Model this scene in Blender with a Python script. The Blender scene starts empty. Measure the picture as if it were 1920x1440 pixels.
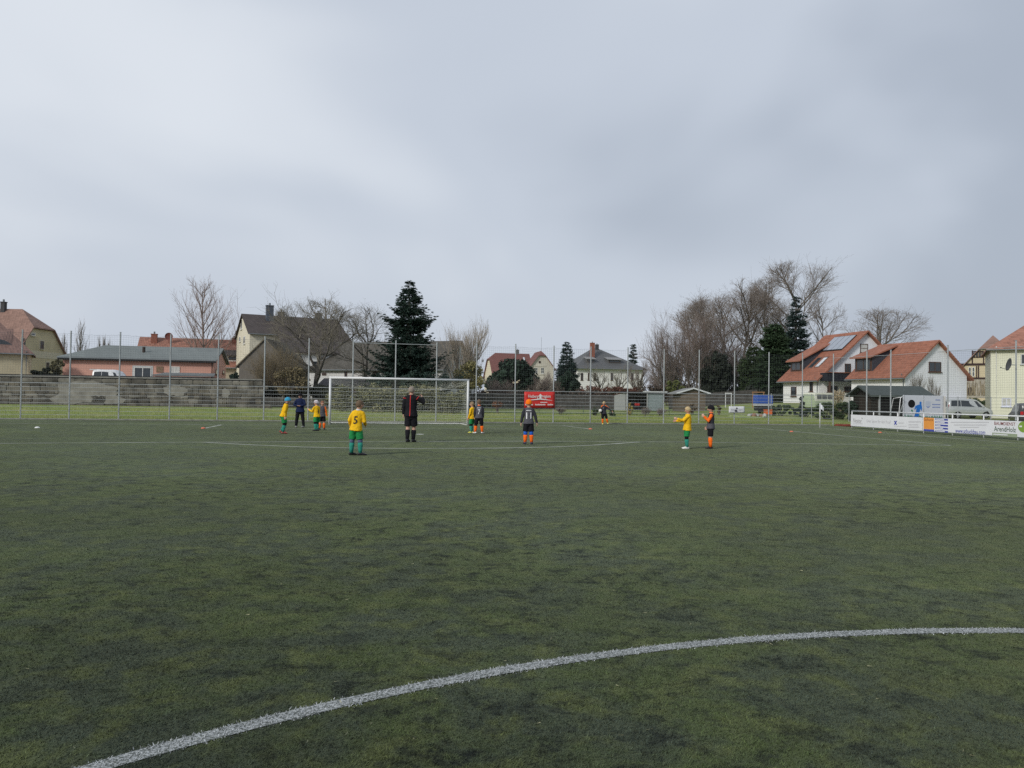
import bpy, bmesh, math, random
import numpy as np
from mathutils import Vector, Matrix

S = bpy.context.scene
COL = S.collection
R = math.radians
rng = random.Random(7)
nrg = np.random.default_rng(11)

# ------------------------------------------------------------------ camera
F, CH = 1453.07, 1.489
PIT, ROL, YAW = R(1.1217), R(0.8266), R(12.5446)
PCX, PCY = -3.235, -42.464
fw = Vector((0, math.cos(PIT), math.sin(PIT)))
_rt = Vector((1, 0, 0)); _up = _rt.cross(fw)
r2 = math.cos(ROL) * _rt + math.sin(ROL) * _up
u2 = -math.sin(ROL) * _rt + math.cos(ROL) * _up
CAMP = Vector((0, 0, CH))
cd = bpy.data.cameras.new('camera'); cam = bpy.data.objects.new('camera', cd); COL.objects.link(cam)
cd.sensor_width = 36; cd.lens = F / 1920 * 36; cd.clip_end = 6000; cd.clip_start = .05
cam.matrix_world = Matrix(((r2.x, u2.x, -fw.x, 0), (r2.y, u2.y, -fw.y, 0), (r2.z, u2.z, -fw.z, CH), (0, 0, 0, 1)))
S.camera = cam

# ------------------------------------------------------------------ light
SUN_EL, SUN_AZ = R(29), R(-140)          # azimuth measured from +Y towards +X: sun to the left, a little behind
sd = bpy.data.lights.new('sun', 'SUN'); sun = bpy.data.objects.new('sun', sd); COL.objects.link(sun)
sd.energy = 1.5; sd.angle = R(11); sd.color = (1, .965, .9)
sdir = Vector((math.sin(SUN_AZ) * math.cos(SUN_EL), math.cos(SUN_AZ) * math.cos(SUN_EL), math.sin(SUN_EL)))
sun.rotation_euler = sdir.to_track_quat('Z', 'Y').to_euler()
sun.location = (0, 0, 60)

W = bpy.data.worlds.new('World'); S.world = W; W.use_nodes = True
nt = W.node_tree; nt.nodes.clear()
def wn(t, **k):
    n = nt.nodes.new(t)
    for a, b in k.items(): setattr(n, a, b)
    return n
out = wn('ShaderNodeOutputWorld'); bg = wn('ShaderNodeBackground')
sky = wn('ShaderNodeTexSky'); sky.sky_type = 'NISHITA'; sky.sun_disc = False
sky.sun_elevation = SUN_EL; sky.sun_rotation = SUN_AZ; sky.air_density = 1.4; sky.dust_density = 4
tc = wn('ShaderNodeTexCoord'); mp = wn('ShaderNodeMapping'); mp.inputs['Scale'].default_value = (1, 1, 1.8)
mp.inputs['Location'].default_value = (4, 4, 8)
n1 = wn('ShaderNodeTexNoise'); n1.inputs['Scale'].default_value = 2.0; n1.inputs['Detail'].default_value = 3.2
n1.inputs['Roughness'].default_value = .45; n1.inputs['Distortion'].default_value = .3
dt = wn('ShaderNodeVectorMath', operation='DOT_PRODUCT')
g = Vector((-.62, .35, .70)).normalized(); dt.inputs[1].default_value = g   # side of the veiled sun
ma = wn('ShaderNodeMath', operation='MULTIPLY_ADD'); ma.inputs[1].default_value = .38; ma.inputs[2].default_value = -.18
ad = wn('ShaderNodeMath', operation='ADD')
rp = wn('ShaderNodeValToRGB'); rp.color_ramp.interpolation = 'EASE'
rp.color_ramp.elements[0].position = .25; rp.color_ramp.elements[0].color = (.298, .335, .396, 1)
rp.color_ramp.elements[1].position = .82; rp.color_ramp.elements[1].color = (.522, .554, .600, 1)
e = rp.color_ramp.elements.new(.51); e.color = (.400, .439, .502, 1)
vs = wn('ShaderNodeVectorMath', operation='SCALE'); vs.inputs['Scale'].default_value = .1
mx = wn('ShaderNodeMix', data_type='RGBA'); mx.inputs[0].default_value = .95
L_ = nt.links.new
L_(tc.outputs['Generated'], mp.inputs[0]); L_(mp.outputs[0], n1.inputs['Vector'])
L_(tc.outputs['Generated'], dt.inputs[0]); L_(dt.outputs['Value'], ma.inputs[0])
L_(n1.outputs['Fac'], ad.inputs[0]); L_(ma.outputs[0], ad.inputs[1]); L_(ad.outputs[0], rp.inputs[0])
L_(sky.outputs[0], vs.inputs[0]); L_(vs.outputs[0], mx.inputs[6]); L_(rp.outputs[0], mx.inputs[7])
L_(mx.outputs[2], bg.inputs[0]); bg.inputs[1].default_value = 1.0; L_(bg.outputs[0], out.inputs[0])

S.view_settings.view_transform = 'Standard'; S.view_settings.look = 'None'
S.view_settings.exposure = .5; S.view_settings.gamma = 1; S.view_settings.use_curve_mapping = False
S.render.engine = 'CYCLES'
S.cycles.use_denoising = False
S.cycles.max_bounces = 5; S.cycles.diffuse_bounces = 3; S.cycles.glossy_bounces = 2; S.cycles.transparent_max_bounces = 6
S.cycles.caustics_reflective = False; S.cycles.caustics_refractive = False
S.render.filter_size = 1.3

# ------------------------------------------------------------------ geometry helpers
def ray(u, v): return fw + (u - 960) / F * r2 - (v - 720) / F * u2
def at(u, v, Y):
    d = ray(u, v); return CAMP + d * (Y / d.y)
def pw(X, Y, z=0.0):                       # pitch coordinates -> world
    a, b = X - PCX, Y - PCY; c, s = math.cos(YAW), math.sin(YAW)
    return Vector((a * c - b * s, a * s + b * c, z))
def wp(x, y):                              # world -> pitch coordinates
    c, s = math.cos(YAW), math.sin(YAW)
    return PCX + x * c + y * s, PCY + y * c - x * s
FENCE_Y = 4.6
def gz(x, y):                              # height of the ground behind the fence
    t = (PCY + y * np.cos(YAW) - x * np.sin(YAW)) - FENCE_Y - .6
    t = np.maximum(t, 0)
    sm = lambda v, a, b: (lambda q: q * q * (3 - 2 * q))(np.clip((v - a) / (b - a), 0, 1))
    return (.027 - .011 * sm(x, -22, -8)) * np.minimum(t, 20) + .12 * sm(x, 14, 32) * np.clip(t - 20, 0, 10) + .004 * np.clip(t - 36, 0, 300)
def gnd(u, v):
    d = ray(u, v); p = CAMP + d * (-CH / d.z)
    for _ in range(20):
        p = CAMP + d * ((float(gz(p.x, p.y)) - CH) / d.z)
    return p
def gpt(u, Y):                             # point on the ground in pixel column u at depth Y
    p = at(u, 748, Y); return Vector((p.x, p.y, float(gz(p.x, p.y))))

def tag(o, label=None, cat=None, group=None, kind=None):
    if label: o['label'] = label
    if cat: o['category'] = cat
    if group: o['group'] = group
    if kind: o['kind'] = kind
    return o
def empty(name, loc=(0, 0, 0), rz=0):
    o = bpy.data.objects.new(name, None); COL.objects.link(o)
    o.location = loc; o.rotation_euler = (0, 0, rz); o.empty_display_size = .1
    return o
def setmats(me, mats):
    for m in (mats if isinstance(mats, (list, tuple)) else [mats]): me.materials.append(m)
def link(name, me, parent=None):
    o = bpy.data.objects.new(name, me); COL.objects.link(o)
    if parent: o.parent = parent
    return o

class MB:
    """collects shapes for ONE mesh object"""
    def __init__(s): s.v = []; s.f = []; s.m = []
    def add(s, vs, fs, mi=0):
        b = len(s.v); s.v += [tuple(p) for p in vs]; s.f += [tuple(i + b for i in f) for f in fs]; s.m += [mi] * len(fs); return s
    def box(s, a, b, mi=0):
        x0, y0, z0 = a; x1, y1, z1 = b
        return s.add([(x0, y0, z0), (x1, y0, z0), (x1, y1, z0), (x0, y1, z0), (x0, y0, z1), (x1, y0, z1), (x1, y1, z1), (x0, y1, z1)],
                     [(0, 3, 2, 1), (4, 5, 6, 7), (0, 1, 5, 4), (1, 2, 6, 5), (2, 3, 7, 6), (3, 0, 4, 7)], mi)
    def prism(s, poly, vec, mi=0):         # polygon swept along vec
        n = len(poly); P = [Vector(p) for p in poly]; vec = Vector(vec)
        vs = P + [p + vec for p in P]
        return s.add(vs, [tuple(range(n))[::-1], tuple(range(n, 2 * n))] + [(i, (i + 1) % n, n + (i + 1) % n, n + i) for i in range(n)], mi)
    def tube(s, pts, rad, n=6, mi=0, cap=True):
        pts = [Vector(p) for p in pts]; k = len(pts)
        rad = rad if isinstance(rad, (list, tuple)) else [rad] * k
        vs = []
        d0 = (pts[1] - pts[0]).normalized()
        ref = Vector((0, 0, 1)) if abs(d0.z) < .9 else Vector((1, 0, 0))
        for i, p in enumerate(pts):
            d = (pts[min(i + 1, k - 1)] - pts[max(i - 1, 0)]).normalized()
            a = d.cross(ref).normalized(); b = d.cross(a)
            for j in range(n):
                t = 2 * math.pi * j / n; vs.append(p + (a * math.cos(t) + b * math.sin(t)) * rad[i])
        fs = [(i * n + j, i * n + (j + 1) % n, (i + 1) * n + (j + 1) % n, (i + 1) * n + j) for i in range(k - 1) for j in range(n)]
        if cap: fs += [tuple(range(n))[::-1], tuple(range((k - 1) * n, k * n))]
        return s.add(vs, fs, mi)
    def ball(s, c, r, nu=10, nv=7, mi=0):
        rx, ry, rz = r if isinstance(r, (list, tuple)) else (r, r, r)
        vs = [(c[0], c[1], c[2] - rz)]
        for i in range(1, nv):
            ph = math.pi * i / nv
            for j in range(nu):
                t = 2 * math.pi * j / nu
                vs.append((c[0] + rx * math.sin(ph) * math.cos(t), c[1] + ry * math.sin(ph) * math.sin(t), c[2] - rz * math.cos(ph)))
        vs.append((c[0], c[1], c[2] + rz)); n = len(vs)
        fs = [(0, 1 + (j + 1) % nu, 1 + j) for j in range(nu)]
        fs += [(1 + i * nu + j, 1 + i * nu + (j + 1) % nu, 1 + (i + 1) * nu + (j + 1) % nu, 1 + (i + 1) * nu + j) for i in range(nv - 2) for j in range(nu)]
        fs += [(1 + (nv - 2) * nu + j, 1 + (nv - 2) * nu + (j + 1) % nu, n - 1) for j in range(nu)]
        return s.add(vs, fs, mi)
    def build(s, name, mat, parent=None, smooth=False, bevel=0):
        me = bpy.data.meshes.new(name); me.from_pydata(s.v, [], s.f); setmats(me, mat)
        if any(s.m): me.polygons.foreach_set('material_index', s.m)
        if smooth: me.polygons.foreach_set('use_smooth', [True] * len(me.polygons))
        me.update(); o = link(name, me, parent)
        if bevel:
            b = o.modifiers.new('bevel', 'BEVEL'); b.width = bevel; b.segments = 2; b.limit_method = 'ANGLE'
        return o
def npmesh(name, V, Fc, mat, parent=None, smooth=False, attr=None):
    """V (n,3), Fc (m,k) numpy"""
    me = bpy.data.meshes.new(name); n, m, k = len(V), len(Fc), Fc.shape[1]
    me.vertices.add(n); me.vertices.foreach_set('co', np.ascontiguousarray(V, dtype=np.float32).ravel())
    me.loops.add(m * k); me.loops.foreach_set('vertex_index', np.ascontiguousarray(Fc, dtype=np.int32).ravel())
    me.polygons.add(m); me.polygons.foreach_set('loop_start', np.arange(0, m * k, k, dtype=np.int32))
    me.polygons.foreach_set('loop_total', np.full(m, k, dtype=np.int32))
    if smooth: me.polygons.foreach_set('use_smooth', np.ones(m, dtype=bool))
    setmats(me, mat)
    if attr is not None:
        a = me.attributes.new('rnd', 'FLOAT', 'POINT'); a.data.foreach_set('value', np.ascontiguousarray(attr, dtype=np.float32))
    me.update(calc_edges=True); return link(name, me, parent)

# ------------------------------------------------------------------ materials
MATS = {}
def M(name, col, rough=.8, var=.12, scale=4.0, col2=None, bump=0.0, bscale=40.0, spec=.3, metal=0.0, rnd=0.0, coords='Object', stretch=(1, 1, 1), attr=0.0, sss=0):
    if name in MATS: return MATS[name]
    m = bpy.data.materials.new(name); m.use_nodes = True; MATS[name] = m
    t = m.node_tree; b = t.nodes['Principled BSDF']; ln = t.links.new
    b.inputs['Roughness'].default_value = rough; b.inputs['Specular IOR Level'].default_value = spec; b.inputs['Metallic'].default_value = metal
    c1 = tuple(c * (1 - var) for c in col); c2 = tuple(min(1, c * (1 + var)) for c in col) if col2 is None else col2
    if col2 is not None: c1 = col
    tcn = t.nodes.new('ShaderNodeTexCoord'); mpn = t.nodes.new('ShaderNodeMapping'); mpn.inputs['Scale'].default_value = stretch
    src = tcn.outputs['Object']
    if coords == 'World': src = t.nodes.new('ShaderNodeNewGeometry').outputs['Position']
    ln(src, mpn.inputs[0])
    nz = t.nodes.new('ShaderNodeTexNoise'); nz.inputs['Scale'].default_value = scale; nz.inputs['Detail'].default_value = 6; nz.inputs['Roughness'].default_value = .6
    ln(mpn.outputs[0], nz.inputs['Vector'])
    mr = t.nodes.new('ShaderNodeMapRange'); mr.inputs[1].default_value = .32; mr.inputs[2].default_value = .68; ln(nz.outputs['Fac'], mr.inputs[0])
    mix = t.nodes.new('ShaderNodeMix'); mix.data_type = 'RGBA'; mix.inputs[6].default_value = (*c1, 1); mix.inputs[7].default_value = (*c2, 1)
    ln(mr.outputs[0], mix.inputs[0]); cur = mix.outputs[2]
    if rnd or attr:
        if rnd: ro = t.nodes.new('ShaderNodeObjectInfo').outputs['Random']; amt = rnd
        else:
            an = t.nodes.new('ShaderNodeAttribute'); an.attribute_name = 'rnd'; ro = an.outputs['Fac']; amt = attr
        m2 = t.nodes.new('ShaderNodeMapRange'); m2.inputs[3].default_value = 1 - amt; m2.inputs[4].default_value = 1 + amt; ln(ro, m2.inputs[0])
        vm = t.nodes.new('ShaderNodeVectorMath'); vm.operation = 'SCALE'; ln(cur, vm.inputs[0]); ln(m2.outputs[0], vm.inputs['Scale']); cur = vm.outputs[0]
    ln(cur, b.inputs['Base Color'])
    if bump:
        n2 = t.nodes.new('ShaderNodeTexNoise'); n2.inputs['Scale'].default_value = bscale; n2.inputs['Detail'].default_value = 4; ln(mpn.outputs[0], n2.inputs['Vector'])
        bp = t.nodes.new('ShaderNodeBump'); bp.inputs['Strength'].default_value = bump; bp.inputs['Distance'].default_value = .02
        ln(n2.outputs['Fac'], bp.inputs['Height']); ln(bp.outputs[0], b.inputs['Normal'])
    return m

def tiles(name, col, var=.25, pitch_z=.2, pitch_x=.3, rough=.75):
    """roof tiles: courses along the slope and a tint for each tile"""
    if name in MATS: return MATS[name]
    m = bpy.data.materials.new(name); m.use_nodes = True; MATS[name] = m
    t = m.node_tree; b = t.nodes['Principled BSDF']; ln = t.links.new; nn = t.nodes.new
    b.inputs['Roughness'].default_value = rough; b.inputs['Specular IOR Level'].default_value = .25
    tcn = nn('ShaderNodeTexCoord'); sp = nn('ShaderNodeSeparateXYZ'); ln(tcn.outputs['Object'], sp.inputs[0])
    def mth(op, a, bb=None):
        n = nn('ShaderNodeMath'); n.operation = op
        for i, q in enumerate((a, bb)):
            if q is None: continue
            if isinstance(q, (int, float)): n.inputs[i].default_value = q
            else: ln(q, n.inputs[i])
        return n.outputs[0]
    rz_ = mth('DIVIDE', sp.outputs[2], pitch_z); fz = mth('FRACT', rz_); iz = mth('FLOOR', rz_)
    rx_ = mth('DIVIDE', mth('ADD', sp.outputs[0], mth('MULTIPLY', sp.outputs[1], .37)), pitch_x); ix = mth('FLOOR', rx_); fx = mth('FRACT', rx_)
    cb = nn('ShaderNodeCombineXYZ'); ln(ix, cb.inputs[0]); ln(iz, cb.inputs[1])
    wn_ = nn('ShaderNodeTexWhiteNoise'); wn_.noise_dimensions = '2D'; ln(cb.outputs[0], wn_.inputs['Vector'])
    nz = nn('ShaderNodeTexNoise'); nz.inputs['Scale'].default_value = .9; nz.inputs['Detail'].default_value = 5; ln(tcn.outputs['Object'], nz.inputs['Vector'])
    s1 = mth('ADD', mth('MULTIPLY', wn_.outputs['Value'], .55), mth('MULTIPLY', nz.outputs['Fac'], .9))
    k = mth('ADD', mth('MULTIPLY', mth('SUBTRACT', s1, .72), var * 2), 1.0)
    vm = nn('ShaderNodeVectorMath'); vm.operation = 'SCALE'; vm.inputs[0].default_value = col; ln(k, vm.inputs['Scale']); ln(vm.outputs[0], b.inputs['Base Color'])
    h = mth('ADD', mth('SUBTRACT', 1.0, fz), mth('MULTIPLY', mth('ABSOLUTE', mth('SUBTRACT', fx, .5)), .6))
    bp = nn('ShaderNodeBump'); bp.inputs['Strength'].default_value = .9; bp.inputs['Distance'].default_value = .05; ln(h, bp.inputs['Height']); ln(bp.outputs[0], b.inputs['Normal'])
    return m

# ------------------------------------------------------------------ the ground
def turf_material(name, blades):
    m = bpy.data.materials.new(name); m.use_nodes = True
    t = m.node_tree; b = t.nodes['Principled BSDF']; ln = t.links.new; nn = t.nodes.new
    b.inputs['Roughness'].default_value = .85; b.inputs['Specular IOR Level'].default_value = .06
    b.inputs['Sheen Weight'].default_value = .20 if blades else .26; b.inputs['Sheen Roughness'].default_value = .45; b.inputs['Sheen Tint'].default_value = (.49, .56, .32, 1)
    pos = nn('ShaderNodeNewGeometry').outputs['Position']
    def noise(sc, det, ro=.6, dist=0, stretch=None):
        n = nn('ShaderNodeTexNoise'); n.inputs['Scale'].default_value = sc; n.inputs['Detail'].default_value = det
        n.inputs['Roughness'].default_value = ro; n.inputs['Distortion'].default_value = dist
        if stretch:
            mp_ = nn('ShaderNodeMapping'); mp_.inputs['Scale'].default_value = stretch; ln(pos, mp_.inputs[0]); ln(mp_.outputs[0], n.inputs['Vector'])
        else: ln(pos, n.inputs['Vector'])
        return n.outputs['Fac']
    def mrange(x, a, c, lo=0, hi=1):
        n = nn('ShaderNodeMapRange'); n.interpolation_type = 'SMOOTHSTEP'
        for i, q in enumerate((a, c, lo, hi)): n.inputs[i + 1].default_value = q
        ln(x, n.inputs[0]); return n.outputs[0]
    def mixc(f, a, c):
        n = nn('ShaderNodeMix'); n.data_type = 'RGBA'
        for i, q in ((6, a), (7, c)):
            if isinstance(q, tuple): n.inputs[i].default_value = (*q, 1)
            else: ln(q, n.inputs[i])
        ln(f, n.inputs[0]); return n.outputs[2]
    k = 1.15 if blades else .88
    green = (.063 * k, .086 * k, .033 * k); olive = (.091 * k, .109 * k, .042 * k); worn = (.046 * k, .060 * k, .045 * k); rub = (.013, .016, .019)
    c = mixc(mrange(noise(.8, 6, .66, .4), .42, .58), green, worn)
    c = mixc(mrange(noise(3.0, 5, .65, .3), .46, .66), c, olive)
    r1 = mrange(noise(3.6, 9, .82, .35, (1, 1.15, 1)), .475, .625, 0, .88); zone = mrange(noise(.20, 4, .6, .4), .36, .58, .38, 1.0)
    rmn = nn('ShaderNodeMath'); rmn.operation = 'MULTIPLY'; ln(r1, rmn.inputs[0]); ln(zone, rmn.inputs[1]); rm = rmn.outputs[0]; c = mixc(rm, c, rub)
    sw_ = nn('ShaderNodeMath'); sw_.operation = 'MULTIPLY_ADD'; sw_.inputs[1].default_value = -.20; sw_.inputs[2].default_value = .27; ln(rm, sw_.inputs[0]); ln(sw_.outputs[0], b.inputs['Sheen Weight'])
    c = mixc(mrange(noise(9, 5, .7), .50, .66, 0, .6), c, rub)
    c = mixc(mrange(noise(.13, 3), .40, .64, 0, .4), c, worn)
    big = nn('ShaderNodeVectorMath'); big.operation = 'SCALE'; ln(c, big.inputs[0]); ln(mrange(noise(.16, 3, .55, .3), .34, .66, .78, 1.24), big.inputs['Scale']); c = big.outputs[0]
    if blades:
        an = nn('ShaderNodeAttribute'); an.attribute_name = 'rnd'
        sc = nn('ShaderNodeMapRange'); sc.inputs[3].default_value = .25; sc.inputs[4].default_value = 1.7; ln(an.outputs['Fac'], sc.inputs[0])
    else:
        sc = nn('ShaderNodeMapRange'); sc.inputs[1].default_value = .3; sc.inputs[2].default_value = .7; sc.inputs[3].default_value = .62; sc.inputs[4].default_value = 1.38
        ln(noise(55, 4, .75), sc.inputs[0])
    vm = nn('ShaderNodeVectorMath'); vm.operation = 'SCALE'; ln(c, vm.inputs[0]); ln(sc.outputs[0], vm.inputs['Scale']); ln(vm.outputs[0], b.inputs['Base Color'])
    if not blades:
        bp = nn('ShaderNodeBump'); bp.inputs['Strength'].default_value = .8; bp.inputs['Distance'].default_value = .02
        ln(noise(70, 5, .7), bp.inputs['Height']); ln(bp.outputs[0], b.inputs['Normal'])
    return m
TURF = turf_material('artificial_turf', False); BLADE = turf_material('turf_fibre', True)
GRASS = M('meadow_grass', (.145, .205, .054), rough=.9, scale=.5, col2=(.245, .255, .10), bump=.8, bscale=14, coords='World', spec=.15)

xs = np.unique(np.concatenate([np.linspace(-900, -120, 14), np.arange(-120, 121, 3.0), np.linspace(120, 900, 14)]))
ys = np.unique(np.concatenate([np.linspace(-300, 36, 9), np.arange(36, 121, 1.5), np.linspace(121, 420, 16), np.linspace(420, 2600, 8)]))
gx, gy = np.meshgrid(xs, ys); z = gz(gx, gy)
z = z - .03 + np.where(z > .02, .03, 0)
V = np.stack([gx.ravel(), gy.ravel(), z.ravel()], 1); nx, ny = len(xs), len(ys)
ii, jj = np.meshgrid(np.arange(nx - 1), np.arange(ny - 1)); a = (jj * nx + ii).ravel()
tag(npmesh('ground', V, np.stack([a, a + 1, a + 1 + nx, a + nx], 1), GRASS, smooth=True), kind='structure')

def sheet(name, poly, z, mat, kind='structure'):
    o = MB().add([(p[0], p[1], z) for p in poly], [tuple(range(len(poly)))]).build(name, mat); return tag(o, kind=kind)
sheet('pitch_turf', [pw(-60, -110), pw(29.5, -110), pw(29.5, FENCE_Y - .1), pw(-60, FENCE_Y - .1)], 0.0, TURF)
# pale strip of gravel and dead grass at the fence foot, a path behind the pitch on the right
GRAVEL = M('pale_gravel', (.25, .23, .19), rough=.95, var=.3, scale=6, bump=.6, bscale=30)
sheet('path', [pw(31, -30), pw(60, -30), pw(60, FENCE_Y + 3), pw(31, FENCE_Y + 3)], .012, GRAVEL)
# kerb that holds the turf at the fence
kb = MB(); A, B = pw(-60, FENCE_Y - .1), pw(29.5, FENCE_Y - .1); dv = (B - A).normalized(); nv = Vector((-dv.y, dv.x, 0))
kb.prism([A, B, B + nv * .1, A + nv * .1], (0, 0, .05)); tag(kb.build('kerb', M('kerb_concrete', (.2, .2, .17), var=.25, scale=3)), kind='structure')

# ------------------------------------------------------------------ markings
LINE = bpy.data.materials.new('line_paint'); LINE.use_nodes = True
def _line():
    t = LINE.node_tree; b = t.nodes['Principled BSDF']; ln = t.links.new; nn = t.nodes.new
    b.inputs['Roughness'].default_value = .7
    pos = nn('ShaderNodeNewGeometry').outputs['Position']
    n = nn('ShaderNodeTexNoise'); n.inputs['Scale'].default_value = 75; n.inputs['Detail'].default_value = 3; n.inputs['Roughness'].default_value = .8; ln(pos, n.inputs['Vector'])
    r = nn('ShaderNodeValToRGB'); r.color_ramp.elements[0].position = .44; r.color_ramp.elements[0].color = (.055, .065, .055, 1)
    r.color_ramp.elements[1].position = .58; r.color_ramp.elements[1].color = (.40, .42, .42, 1)
    ln(n.outputs['Fac'], r.inputs[0]); ln(r.outputs[0], b.inputs['Base Color'])
_line()
LFAR = M('far_line_paint', (.19, .21, .17), rough=.8, col2=(.50, .51, .46), scale=.9, coords='World')
def strip(name, pts, w, z=.004, mat=None):
    pts = [Vector((p[0], p[1], 0)) for p in pts]; L, Rr = [], []
    for i, p in enumerate(pts):
        d = (pts[min(i + 1, len(pts) - 1)] - pts[max(i - 1, 0)]).normalized(); n = Vector((-d.y, d.x, 0)) * (w / 2)
        L.append(p + n); Rr.append(p - n)
    k = len(pts); vs = [(p.x, p.y, z) for p in L + Rr]
    return tag(MB().add(vs, [(i, k + i, k + i + 1, i + 1) for i in range(k - 1)]).build(name, mat or LFAR), kind='structure')
def fitcircle(px):
    P = np.array([[gnd(u, v).x, gnd(u, v).y] for u, v in px]); A_ = np.c_[2 * P, np.ones(len(P))]
    s, *_ = np.linalg.lstsq(A_, (P ** 2).sum(1), rcond=None); c = s[:2]; return c, math.sqrt(s[2] + c @ c), P
CPX = [(152, 1438.5), (329, 1404), (496, 1356.3), (900, 1268.7), (1181, 1222.8), (1400, 1199), (1494, 1192.8), (1562, 1188.2), (1671, 1185.2), (1806, 1184.7), (1914, 1183.3)]
cc, cr, CP = fitcircle(CPX)
a0 = math.atan2(CP[0][1] - cc[1], CP[0][0] - cc[0]); a1 = math.atan2(CP[-1][1] - cc[1], CP[-1][0] - cc[0])
circ = [(cc[0] + cr * math.cos(t), cc[1] + cr * math.sin(t)) for t in np.linspace(a0 + 1.6, a1 - 1.6, 140)]
LWID = .10
strip('centre_circle_line', circ, LWID, mat=LINE)
def through(px): return [gnd(u, v) for u, v in px]
def extend(pts, a=0, b=0):
    pts = list(pts)
    if a: pts.insert(0, pts[0] + (pts[0] - pts[1]).normalized() * a)
    if b: pts.append(pts[-1] + (pts[-1] - pts[-2]).normalized() * b)
    return pts
strip('penalty_area_line', extend(through([(6, 831.5), (354, 829.3), (700, 827.9), (985, 827.4), (1281, 828.8), (1511, 832), (1783, 835.6)]), 8, 0), .13)
strip('penalty_area_side_line', through([(1394, 800.8), (1490, 809.2), (1573, 816.8), (1640, 822.5), (1738, 831), (1783, 835.2)]), .13)
strip('penalty_arc_line', through([(383, 829.4), (470, 834.2), (568, 838.3), (660, 840.2), (756, 840.9), (850, 841), (935, 840.3), (1035, 838.3), (1110, 835), (1201, 828.8)]), .15)
strip('goal_line', extend(through([(172, 795), (415, 796.6), (620, 797), (880, 797.6), (1055, 798), (1240, 799.6), (1393, 800.8), (1537, 802.5)]), 12, 0), .12)
strip('goal_area_line', through([(383, 803.2), (619, 803.6), (880, 804.3), (1106, 804.6)]), .10)
strip('goal_area_side_line', through([(383, 803.2), (415, 796.8)]), .14)
strip('goal_area_side_line', through([(1106, 804.4), (1055, 798.2)]), .14)
strip('touch_line', extend(through([(1537.3, 802.5), (1653.8, 811.5), (1766, 820.3), (1916, 831.6)]), 0, 12), .13)
ps = gnd(787.5, 814.3); tag(MB().add([(ps.x + .16 * math.cos(t), ps.y + .22 * math.sin(t), .004) for t in np.linspace(0, 6.283, 15)[:-1]], [tuple(range(14))]).build('penalty_spot', M('spot_paint', (.6, .61, .58), var=.1)), kind='structure')

# ------------------------------------------------------------------ turf fibres near the camera
def fibres(name, N, white):
    r = np.sqrt(nrg.uniform(2.6 ** 2, 12.5 ** 2, N)) if not white else None
    if not white:
        r = 2.6 + 16 * nrg.random(N) ** 1.35
        k0 = nrg.random(N) < np.clip((17.5 - r) / 12, 0, 1); r = r[k0]; N = len(r)
        th = nrg.uniform(-.80, .80, N); x = r * np.sin(th); y = r * np.cos(th)
        dd = np.abs(np.hypot(x - cc[0], y - cc[1]) - cr); keep = (dd > LWID / 2 - .006) | (nrg.random(N) < .12)
        x, y = x[keep], y[keep]
    else:
        t = nrg.uniform(min(a0 + .5, a1 - .5), max(a0 + .5, a1 - .5), N); q = cr + nrg.normal(0, 1, N) * .012 + nrg.uniform(-.5, .5, N) * (LWID + .004)
        x = cc[0] + q * np.cos(t); y = cc[1] + q * np.sin(t); wear = .62 + .22 * np.sin(t * 31 + 1) + .18 * np.sin(t * 83 + q * 40) + .12 * np.sin(t * 211); kk = nrg.random(N) < wear; x, y = x[kk], y[kk]; k = (np.hypot(x, y) < 14) & (y > .5); x, y = x[k], y[k]
    n = len(x); h = nrg.uniform(.004, .012, n) * np.clip(1.25 - np.hypot(x, y) / 17, .2, 1); az = nrg.uniform(0, 6.283, n); lean = nrg.uniform(.1, 2.2, n) * h
    w = nrg.uniform(.0009, .0019, n) * (1 + np.hypot(x, y) / 8); ax, ay = np.cos(az), np.sin(az)
    b0 = np.stack([x - ay * w, y + ax * w, np.zeros(n)], 1); b1 = np.stack([x + ay * w, y - ax * w, np.zeros(n)], 1)
    tip = np.stack([x + ax * lean, y + ay * lean, h], 1)
    V = np.stack([b0, b1, tip], 1).reshape(-1, 3); Fc = np.arange(3 * n).reshape(-1, 3)
    rv = np.repeat(np.clip(nrg.normal(.5, .22, n), 0, 1), 3)
    mat = BLADE if not white else M('white_fibre', (.42, .44, .45), var=.12, attr=.75, coords='World')
    return tag(npmesh(name, V, Fc, mat, attr=rv), 'short worn artificial grass fibres of the pitch in front' if not white else 'white fibres of the centre circle line', 'grass', kind='stuff')
fibres('turf_fibres', 900000, False)
fibres('white_line_fibres', 46000, True)
# dry straw bits lying about
n = 210; r_ = 2.7 + 9 * nrg.random(n) ** 1.3; th = nrg.uniform(-.75, .75, n); x = r_ * np.sin(th); y = r_ * np.cos(th); az = nrg.uniform(0, 6.28, n); l = nrg.uniform(.006, .018, n); w = .0008
dx, dy = np.cos(az), np.sin(az); Z = nrg.uniform(.012, .022, n)
V = np.stack([np.stack([x - dx * l - dy * w, y - dy * l + dx * w, Z], 1), np.stack([x - dx * l + dy * w, y - dy * l - dx * w, Z], 1), np.stack([x + dx * l + dy * w, y + dy * l - dx * w, Z + nrg.uniform(-.004, .006, n)], 1), np.stack([x + dx * l - dy * w, y + dy * l + dx * w, Z + .002], 1)], 1).reshape(-1, 3)
tag(npmesh('straw_litter', V, np.arange(4 * n).reshape(-1, 4), M('dry_straw', (.34, .33, .20), var=.3)), 'pale dry straw bits strewn on the turf', 'litter', kind='stuff')
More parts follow.
